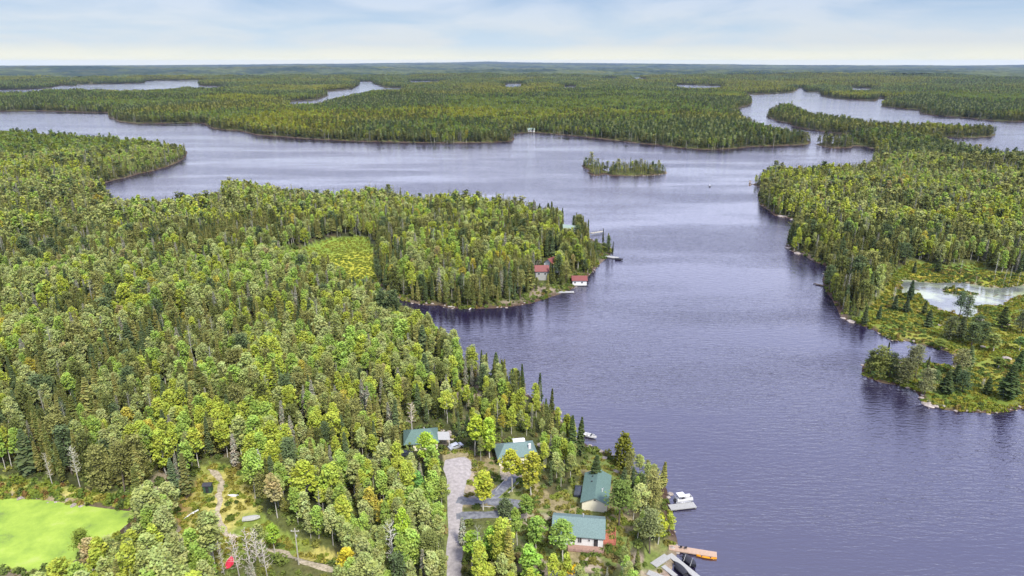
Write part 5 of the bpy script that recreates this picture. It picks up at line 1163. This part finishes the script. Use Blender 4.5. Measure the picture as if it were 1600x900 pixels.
for i in np.where(indiv)[0]:
    dd = [math.hypot(X[i] - q.x, Y[i] - q.y) for q in LP]; j = int(np.argmin(dd)); q = LP[j]; an = math.degrees(math.atan2(Y[i] - q.y, X[i] - q.x))
    side = 'to the right of' if abs(an) < 45 else 'behind' if 45 <= an < 135 else 'in front of' if -135 < an <= -45 else 'to the left of'
    sz_ = 'tall ' if H_[i] > 13 else 'short ' if H_[i] < 9.5 else ''
    nm = names[spc[i]]
    lk = ASPN[look[i]] + ' aspen' if nm == 'aspen' else CONN[look[i]] + (' spruce' if nm == 'spruce' else ' pine') if nm in ('spruce', 'pine') else 'leafless grey tree' if nm == 'bare' else 'lichen-grey spruce'
    cells.setdefault((sz_ + lk, side, LM[j][2]), []).append((dd[j], i))
ORD = ['', 'second ', 'third ', 'fourth ', 'fifth ', 'sixth ', 'seventh ', 'eighth ', 'ninth ', 'tenth ', 'eleventh ', 'twelfth ', 'thirteenth ', 'fourteenth ', 'fifteenth ', 'sixteenth ', 'seventeenth ', 'eighteenth ', 'nineteenth ', 'twentieth ', 'twenty-first ', 'twenty-second ']
lab = {}
for (lk, side, lm), L__ in cells.items():
    L__.sort()
    for n_, (dq, i) in enumerate(L__):
        if len(L__) == 1: lab[i] = f'{lk} {side} {lm}'
        elif n_ < 22: lab[i] = ' '.join(f'{ORD[n_]}closest {lk} {side} {lm}'.replace('to the left of', 'left of').replace('to the right of', 'right of').split())
        else: lab[i] = f'{lk} deep in the woods far {side} {lm}'
for i in np.where(indiv)[0]:
    nm = names[spc[i]]; k = int(KV[i]) % len(PROTO[nm])
    put(nm, k, X[i], Y[i], Z[i], H_[i], W_[i], tint[i], lab[i], GN[nm], RZ[i])
# --- the rest of the forest: one object of stuff
def mid(key, gens, leafs, barks, **k): return joined(key, gens, leafs, barks, **k)
var = []; vidx = {}
def addvar(nm, g, lf, bk, h): vidx.setdefault(nm, []).append((len(var), h)); var.append(joined(nm, [g], [lf], [bk]))
for k in A_near: addvar('aspen', aspen(rg, **k), M['leaf'], M['bark_pale'], k['h'])
for k in S_near: addvar('spruce', spruce(rg, **k), M['needle'], M['bark_dark'], k['h'])
for h, w_ in ((13, 2.6), (11, 3.0), (14, 2.3)): addvar('pine', pine(rg, h=h, w_=w_), M['needle'], M['bark_dark'], h)
for h in (12, 11): addvar('bare', bare(rg, h, 1.6), M['needle'], M['bark_grey'], h)
addvar('greyspruce', spruce(rg, h=13, w_=1.8, sparse=.4), M['needle'], M['bark_grey'], 13)
for k in A_near[:4]: addvar('aspen1', aspen(rg, lod=1, **k), M['leaf'], M['bark_pale'], k['h'])
for k in S_near[:4]: addvar('spruce1', spruce(rg, lod=1, **k), M['needle'], M['bark_dark'], k['h'])
for h, w_ in ((13, 2.6), (11, 3.0)): addvar('pine1', pine(rg, h=h, w_=w_, lod=1), M['needle'], M['bark_dark'], h)
vidx['bare1'] = vidx['bare']; vidx['greyspruce1'] = vidx['greyspruce']
P_ = dict(x=[], y=[], z=[], s=[], rot=[], k=[], tint=[])
def push(x, y, z, h, wsc, rz, nm, kv, tn):
    vi, hh = vidx[nm][kv % len(vidx[nm])]; s = h / hh
    P_['x'].append(x); P_['y'].append(y); P_['z'].append(z - .12); P_['s'].append((s * wsc, s * wsc, s)); P_['rot'].append((0, 0, rz)); P_['k'].append(vi); P_['tint'].append(tn)
for i in np.where(~indiv)[0]: push(X[i], Y[i], Z[i], H_[i], W_[i], RZ[i], names[spc[i]] + ('1' if r_[i] > 480 else ''), int(KV[i]), tint[i])
# islets and shore bands farther out: single trees of lower detail
X2, Y2 = jgrid(930, 2600, 5.2, rs); d2 = grid_at(SD, X2, Y2); k_ = (d2 > 1.0) & (d2 < 16); X2, Y2, d2 = X2[k_], Y2[k_], d2[k_]; Z2 = grid_at(GZ, X2, Y2); s2, l2, t2 = pick_trees(X2, Y2, d2, rs)
for i in range(len(X2)):
    h = float(np.clip(rs.normal(11.5, 2), 6, 16)); push(X2[i], Y2[i], Z2[i], h, rs.uniform(.9, 1.3), rs.uniform(0, 6.28), names[s2[i]] + '1', int(rs.integers(0, 999)), t2[i] * .75)
# clumps of ten to twenty-five small trees
def clump(key, sz_, step, lod, pc, seed):
    r2 = np.random.default_rng(seed); gens = []; lf = []; bk = []; tn = []; of = []
    for xx in np.arange(-sz_ / 2 + step / 2, sz_ / 2, step):
        for yy in np.arange(-sz_ / 2 + step / 2, sz_ / 2, step):
            h = r2.normal(11.5, 1.8)
            if r2.random() < pc: gens.append(spruce(r2, h=h, lod=lod, w_=r2.uniform(1.6, 2.4)) if r2.random() < .75 else pine(r2, h=h, lod=lod)); tn.append(CON[r2.integers(0, 3)] * 1.15 * r2.uniform(.8, 1.2)); lf.append(M['needle'])
            else: gens.append(aspen(r2, h=h, lod=lod, w_=r2.uniform(1.7, 2.4))); a_ = ASP[r2.choice([0, 1, 1, 2, 5, 5, 3 if r2.random() < .12 else 0])]; tn.append(a_ * r2.uniform(.8, 1.15)); lf.append(M['leaf'])
            bk.append(None); of.append((xx + r2.uniform(-.35, .35) * step, yy + r2.uniform(-.35, .35) * step, 0))
    gens = [((V, Fq_, S), None) for (V, Fq_, S), _ in gens]
    return joined(key, gens, lf, bk, tints=tn, offs=of)
c0 = len(var)
for pc in (.85, .6, .35):
    for s_ in range(2): var.append(clump('clump', 16, 4.0, 1, pc, 100 + s_ + int(pc * 50)))
c1 = len(var)
for pc in (.85, .6, .35):
    for s_ in range(2): var.append(clump('bigclump', 32, 6.2, 2, pc, 200 + s_ + int(pc * 50)))
def push_clumps(r0, r1, step, dmin, c0_, tone=1.0, dmax=1e9):
    x, y = jgrid(r0, r1, step, rs); d_ = grid_at(SD, x, y); m_ = (d_ > dmin) & (d_ < dmax); x, y, d_ = x[m_], y[m_], d_[m_]; z = grid_at(GZ, x, y)
    f = fbm(x, y, 260, 301) * .6 + .4 * fbm(x, y, 70, 303); f = f - .1 * (1 - smooth(10, 40, d_)); px, py = proj(x, y, z)
    f = f + np.where((py > 150) & (py < 200) & (px > 700) & (px < 1050), .07, 0)
    kind = np.where(f < .47, 0, np.where(f < .56, 1, 2))
    wb = smooth(.5, .68, fbm(x, y, 330, 311))
    for i in range(len(x)):
        P_['x'].append(x[i]); P_['y'].append(y[i]); P_['z'].append(z[i] - .2); s = rs.uniform(.9, 1.12); P_['s'].append((s, s, s * rs.uniform(.85, 1.15))); P_['rot'].append((0, 0, rs.integers(0, 4) * math.pi / 2 + rs.uniform(-.2, .2)))
        P_['k'].append(c0_ + kind[i] * 2 + int(rs.integers(0, 2))); q = rs.uniform(.85, 1.15) * tone; P_['tint'].append((q * (.88 + .34 * wb[i]), q * (.95 + .18 * wb[i]), q * (1.05 - .2 * wb[i])))
push_clumps(930, 2600, 15.0, 12, c0, .72)
push_clumps(2600, 5600, 14.5, 5, c0, .62, 20)
push_clumps(2600, 5600, 30.0, 18, c1, .66)
print('forest instances', len(P_['x']), 'individual trees', int(indiv.sum()) + len(SIG))
for k in P_: P_[k] = np.array(P_[k])
scatter('forest', P_, var)
# --- canopy of the woods beyond: a bumpy sheet on the far hills
m_r = np.where(rr > 5300)[0]; m_a = np.where(np.abs(az) < R(48))[0]
i0, i1, j0, j1 = m_r[0], m_r[-1], m_a[0], m_a[-1]
cx_, cy_, cz_, cd_ = GX[i0:i1 + 1, j0:j1 + 1], GY[i0:i1 + 1, j0:j1 + 1], GZ[i0:i1 + 1, j0:j1 + 1], SD[i0:i1 + 1, j0:j1 + 1]
hz_ = (8 + 6 * rs.random(cx_.shape)) * smooth(0, 25, cd_); hz_ = hz_ + (rs.random(cx_.shape) < .1) * 4
f = fbm(cx_, cy_, 700, 401) * .6 + .4 * fbm(cx_, cy_, 160, 403); cc = lerp3((.018, .032, .018), (.055, .070, .022), smooth(.42, .62, f.ravel())); cc = mixc(cc, (.08, .08, .02), smooth(.6, .75, fbm(cx_, cy_, 420, 405).ravel()) * .5); cc *= rs.uniform(.7, 1.3, (cc.shape[0], 1))
n0, n1_ = cx_.shape; idx = np.arange(n0 * n1_).reshape(n0, n1_); Fq = np.stack([idx[:-1, :-1], idx[:-1, 1:], idx[1:, 1:], idx[1:, :-1]], -1).reshape(-1, 4)[:, ::-1]
land = (cd_ > 0).ravel(); Fq = Fq[land[Fq].any(1)]
me = np_mesh('distant_forest', np.stack([cx_.ravel(), cy_.ravel(), (cz_ + hz_ - .3).ravel()], 1), Fq, [bpy.data.materials['ground'].copy()], cc, 'gcol')
o = bpy.data.objects.new('distant_forest', me); COL.objects.link(o); tag(o, kind='stuff')
# ------------------------------------------------------------------ undergrowth and marsh shrubs
bv = []
for w_, h, n_ in ((1.0, 1.1, 70), (1.3, 1.0, 90), (.7, .8, 50), (1.0, 1.7, 80)):
    (V, Fq_, S), _ = bush(rg, w_, h, n_); bv.append(np_mesh('shrub', V, Fq_, [M['leaf']], S))
(V, Fq_, S), _ = bush(rg, .8, .35, 60); V[:, 2] *= 1.0; bv.append(np_mesh('tuft', V, Fq_, [M['leaf']], S))
B = dict(x=[], y=[], z=[], s=[], rot=[], k=[], tint=[])
def pushb(x, y, s, k, tn):
    z = grid_at(GZ, x, y); n = len(x); B['x'] += list(x); B['y'] += list(y); B['z'] += list(z - .08)
    B['s'] += [(a, a, a * q) for a, q in zip(s, rs.uniform(.8, 1.2, n))]; B['rot'] += [(0, 0, a) for a in rs.uniform(0, 6.28, n)]; B['k'] += list(k); B['tint'] += [tuple(t_) for t_ in tn]
def road_free(x, y):
    m = np.ones(len(x), bool)
    for cl in rb:
        for a, b_, w_ in cl[::2]: m &= (x - a) ** 2 + (y - b_) ** 2 > (w_ / 2 + .7) ** 2
    return m
x, y = jgrid(90, 420, 3.2, rs); dd = grid_at(SD, x, y); m = (dd > .5) & ~in_clear(x, y) & (rs.random(len(x)) < .85) & road_free(x, y); x, y = x[m], y[m]; n = len(x)
c = np.array([(.10, .135, .035), (.15, .19, .045), (.21, .22, .05), (.16, .13, .05)])[rs.choice(4, n, p=[.45, .33, .14, .08])] * rs.uniform(.75, 1.2, (n, 1))
pushb(x, y, rs.uniform(.7, 1.6, n), rs.integers(0, 4, n), c)
for poly, r1, st, pr in ((marsh, 760, 1.45, .85), (trail, 300, 1.3, .6), (yard, 260, 1.3, .6), (shorey, 220, 1.5, .6), (roadcl, 300, 1.2, .75), (meadow, 620, 1.9, .8)):
    x, y = jgrid(100, r1, st, rs, 44); m = inpoly(x, y, poly) & (grid_at(SD, x, y) > .3) & (rs.random(len(x)) < pr) & road_free(x, y)
    if poly is shorey: m &= ~in_ko(x, y)
    dn = fbm(x, y, 11, 501)
    if poly in (marsh, trail): m &= (dn > .36) | (rs.random(len(x)) < .4)
    for ox, oy, r in [(C_.location.x, C_.location.y, 6), (D_.location.x, D_.location.y, 6.5), (B_.location.x, B_.location.y, 6), (A_.location.x, A_.location.y, 6)]: m &= (x - ox) ** 2 + (y - oy) ** 2 > r * r
    x, y = x[m], y[m]; n = len(x); hue = vn(x, y, 13, 511)
    if poly is marsh: pal = np.array([(.12, .165, .03), (.17, .20, .03), (.22, .21, .035), (.09, .13, .03), (.15, .13, .035)])
    elif poly is trail: pal = np.array([(.14, .19, .035), (.19, .22, .035), (.24, .22, .045), (.10, .14, .03), (.18, .13, .04)])
    elif poly is meadow: pal = np.array([(.20, .23, .035), (.23, .235, .035), (.25, .235, .035), (.18, .21, .03), (.22, .215, .03)])
    else: pal = np.array([(.12, .18, .03), (.16, .19, .035), (.19, .18, .045), (.10, .14, .03), (.17, .14, .05)])
    c = pal[np.clip((hue * 3.2 + rs.random(n) * 1.9).astype(int), 0, 4)] * rs.uniform(.8, 1.2, (n, 1))
    if poly is meadow: c = lerp3((.17, .215, .035), (.23, .235, .04), smooth(.25, .75, fbm(x, y, 16, 531))) * rs.uniform(.93, 1.07, (n, 1))
    big = (rs.random(n) < (.05 if poly is meadow or poly is roadcl else .08 if poly is yard else .16)) & (vn(x, y, 7, 521) > .4); kk = np.where(big, rs.integers(0, 3, n), 4); c = np.where(big[:, None], c * .8, c); pushb(x, y, np.where(big, rs.uniform(.5, 1.15, n), rs.uniform(.8, 1.5, n)), kk, c)
# bushes in a band round the duckweed pond and beside the trail
x, y = jgrid(95, 300, 1.7, rs, 44); dd = grid_at(SD, x, y); m = inpoly(x, y, trail) & (dd > .6) & (dd < 9) & (rs.random(len(x)) < .75) & (x < G(290, 830).x); x, y = x[m], y[m]; n = len(x)
c = np.array([(.10, .15, .03), (.15, .19, .03), (.16, .10, .035), (.22, .20, .04)])[rs.choice(4, n, p=[.4, .33, .15, .12])] * rs.uniform(.8, 1.2, (n, 1)); pushb(x, y, rs.uniform(.6, 1.3, n), rs.integers(0, 4, n), c)
# lake bank fringe
x, y = jgrid(100, 640, 2.2, rs); dd = grid_at(SD, x, y); m = (dd > .3) & (dd < 5.5) & (rs.random(len(x)) < .5) & ~in_ko(x, y); x, y = x[m], y[m]; n = len(x)
c = np.array([(.11, .15, .03), (.18, .20, .03), (.08, .11, .03), (.22, .17, .05)])[rs.choice(4, n, p=[.4, .3, .2, .1])] * rs.uniform(.8, 1.2, (n, 1)); pushb(x, y, rs.uniform(.5, 1.2, n), rs.integers(0, 4, n), c)
for k in B: B[k] = np.array(B[k])
print('undergrowth', len(B['x']))
scatter('undergrowth', B, bv)
# the yellow garden shrub in the yard
p = G(893, 893); t = thing('garden_shrub', 'bright yellow shrub in the yard in front of the white cottage', 'shrub', level_loc(p, -.05))
o = bpy.data.objects.new('foliage', bv[0]); COL.objects.link(o); o.parent = t; o.scale = (1.5, 1.5, 1.4); o['tint'] = [.62, .42, .02]
# shore stones, too many to count
sv = [np_mesh('stone', np.array([v_.co for v_ in b_.vertices]), np.array([list(p_.vertices) for p_ in b_.polygons]), [M['rock']], smooth_=False) for b_ in BM_[:3]]
x, y = jgrid(100, 800, 2.0, rs); dd = grid_at(SD, x, y); m = (dd > -.9) & (dd < 1.6) & (rs.random(len(x)) < .8) & (fbm(x, y, 26, 601) > .52); x, y = x[m], y[m]; n = len(x); z = np.maximum(grid_at(GZ, x, y), -.05)
ss = rs.uniform(.25, 1.0, n) ** 1.5 * .75
S_ = dict(x=x, y=y, z=z, s=np.stack([ss * rs.uniform(.8, 1.5, n), ss, ss * rs.uniform(.6, 1, n)], 1), rot=np.stack([np.zeros(n), np.zeros(n), rs.uniform(0, 6.28, n)], 1), k=rs.integers(0, 3, n), tint=np.ones((n, 3)))
scatter('shore_stones', S_, sv)

# ------------------------------------------------------------------ haze
HAZE = True
if HAZE:
    m, t, o_ = mat('haze'); pv = N(t, 'ShaderNodeVolumePrincipled'); pv.inputs['Color'].default_value = (.45, .62, 1.0, 1); pv.inputs['Density'].default_value = 1.7e-5; pv.inputs['Anisotropy'].default_value = .2
    L(t, pv.outputs[0], o_.inputs['Volume'])
    top = max(160.0, float(GZ.max()) + 30)
    hz = MB().box((0, 0, (top - 4.0) / 2 - 0), (54000, 54000, top + 4.0)).build('haze', m); hz.location = (0, 0, 0); tag(hz, kind='stuff')
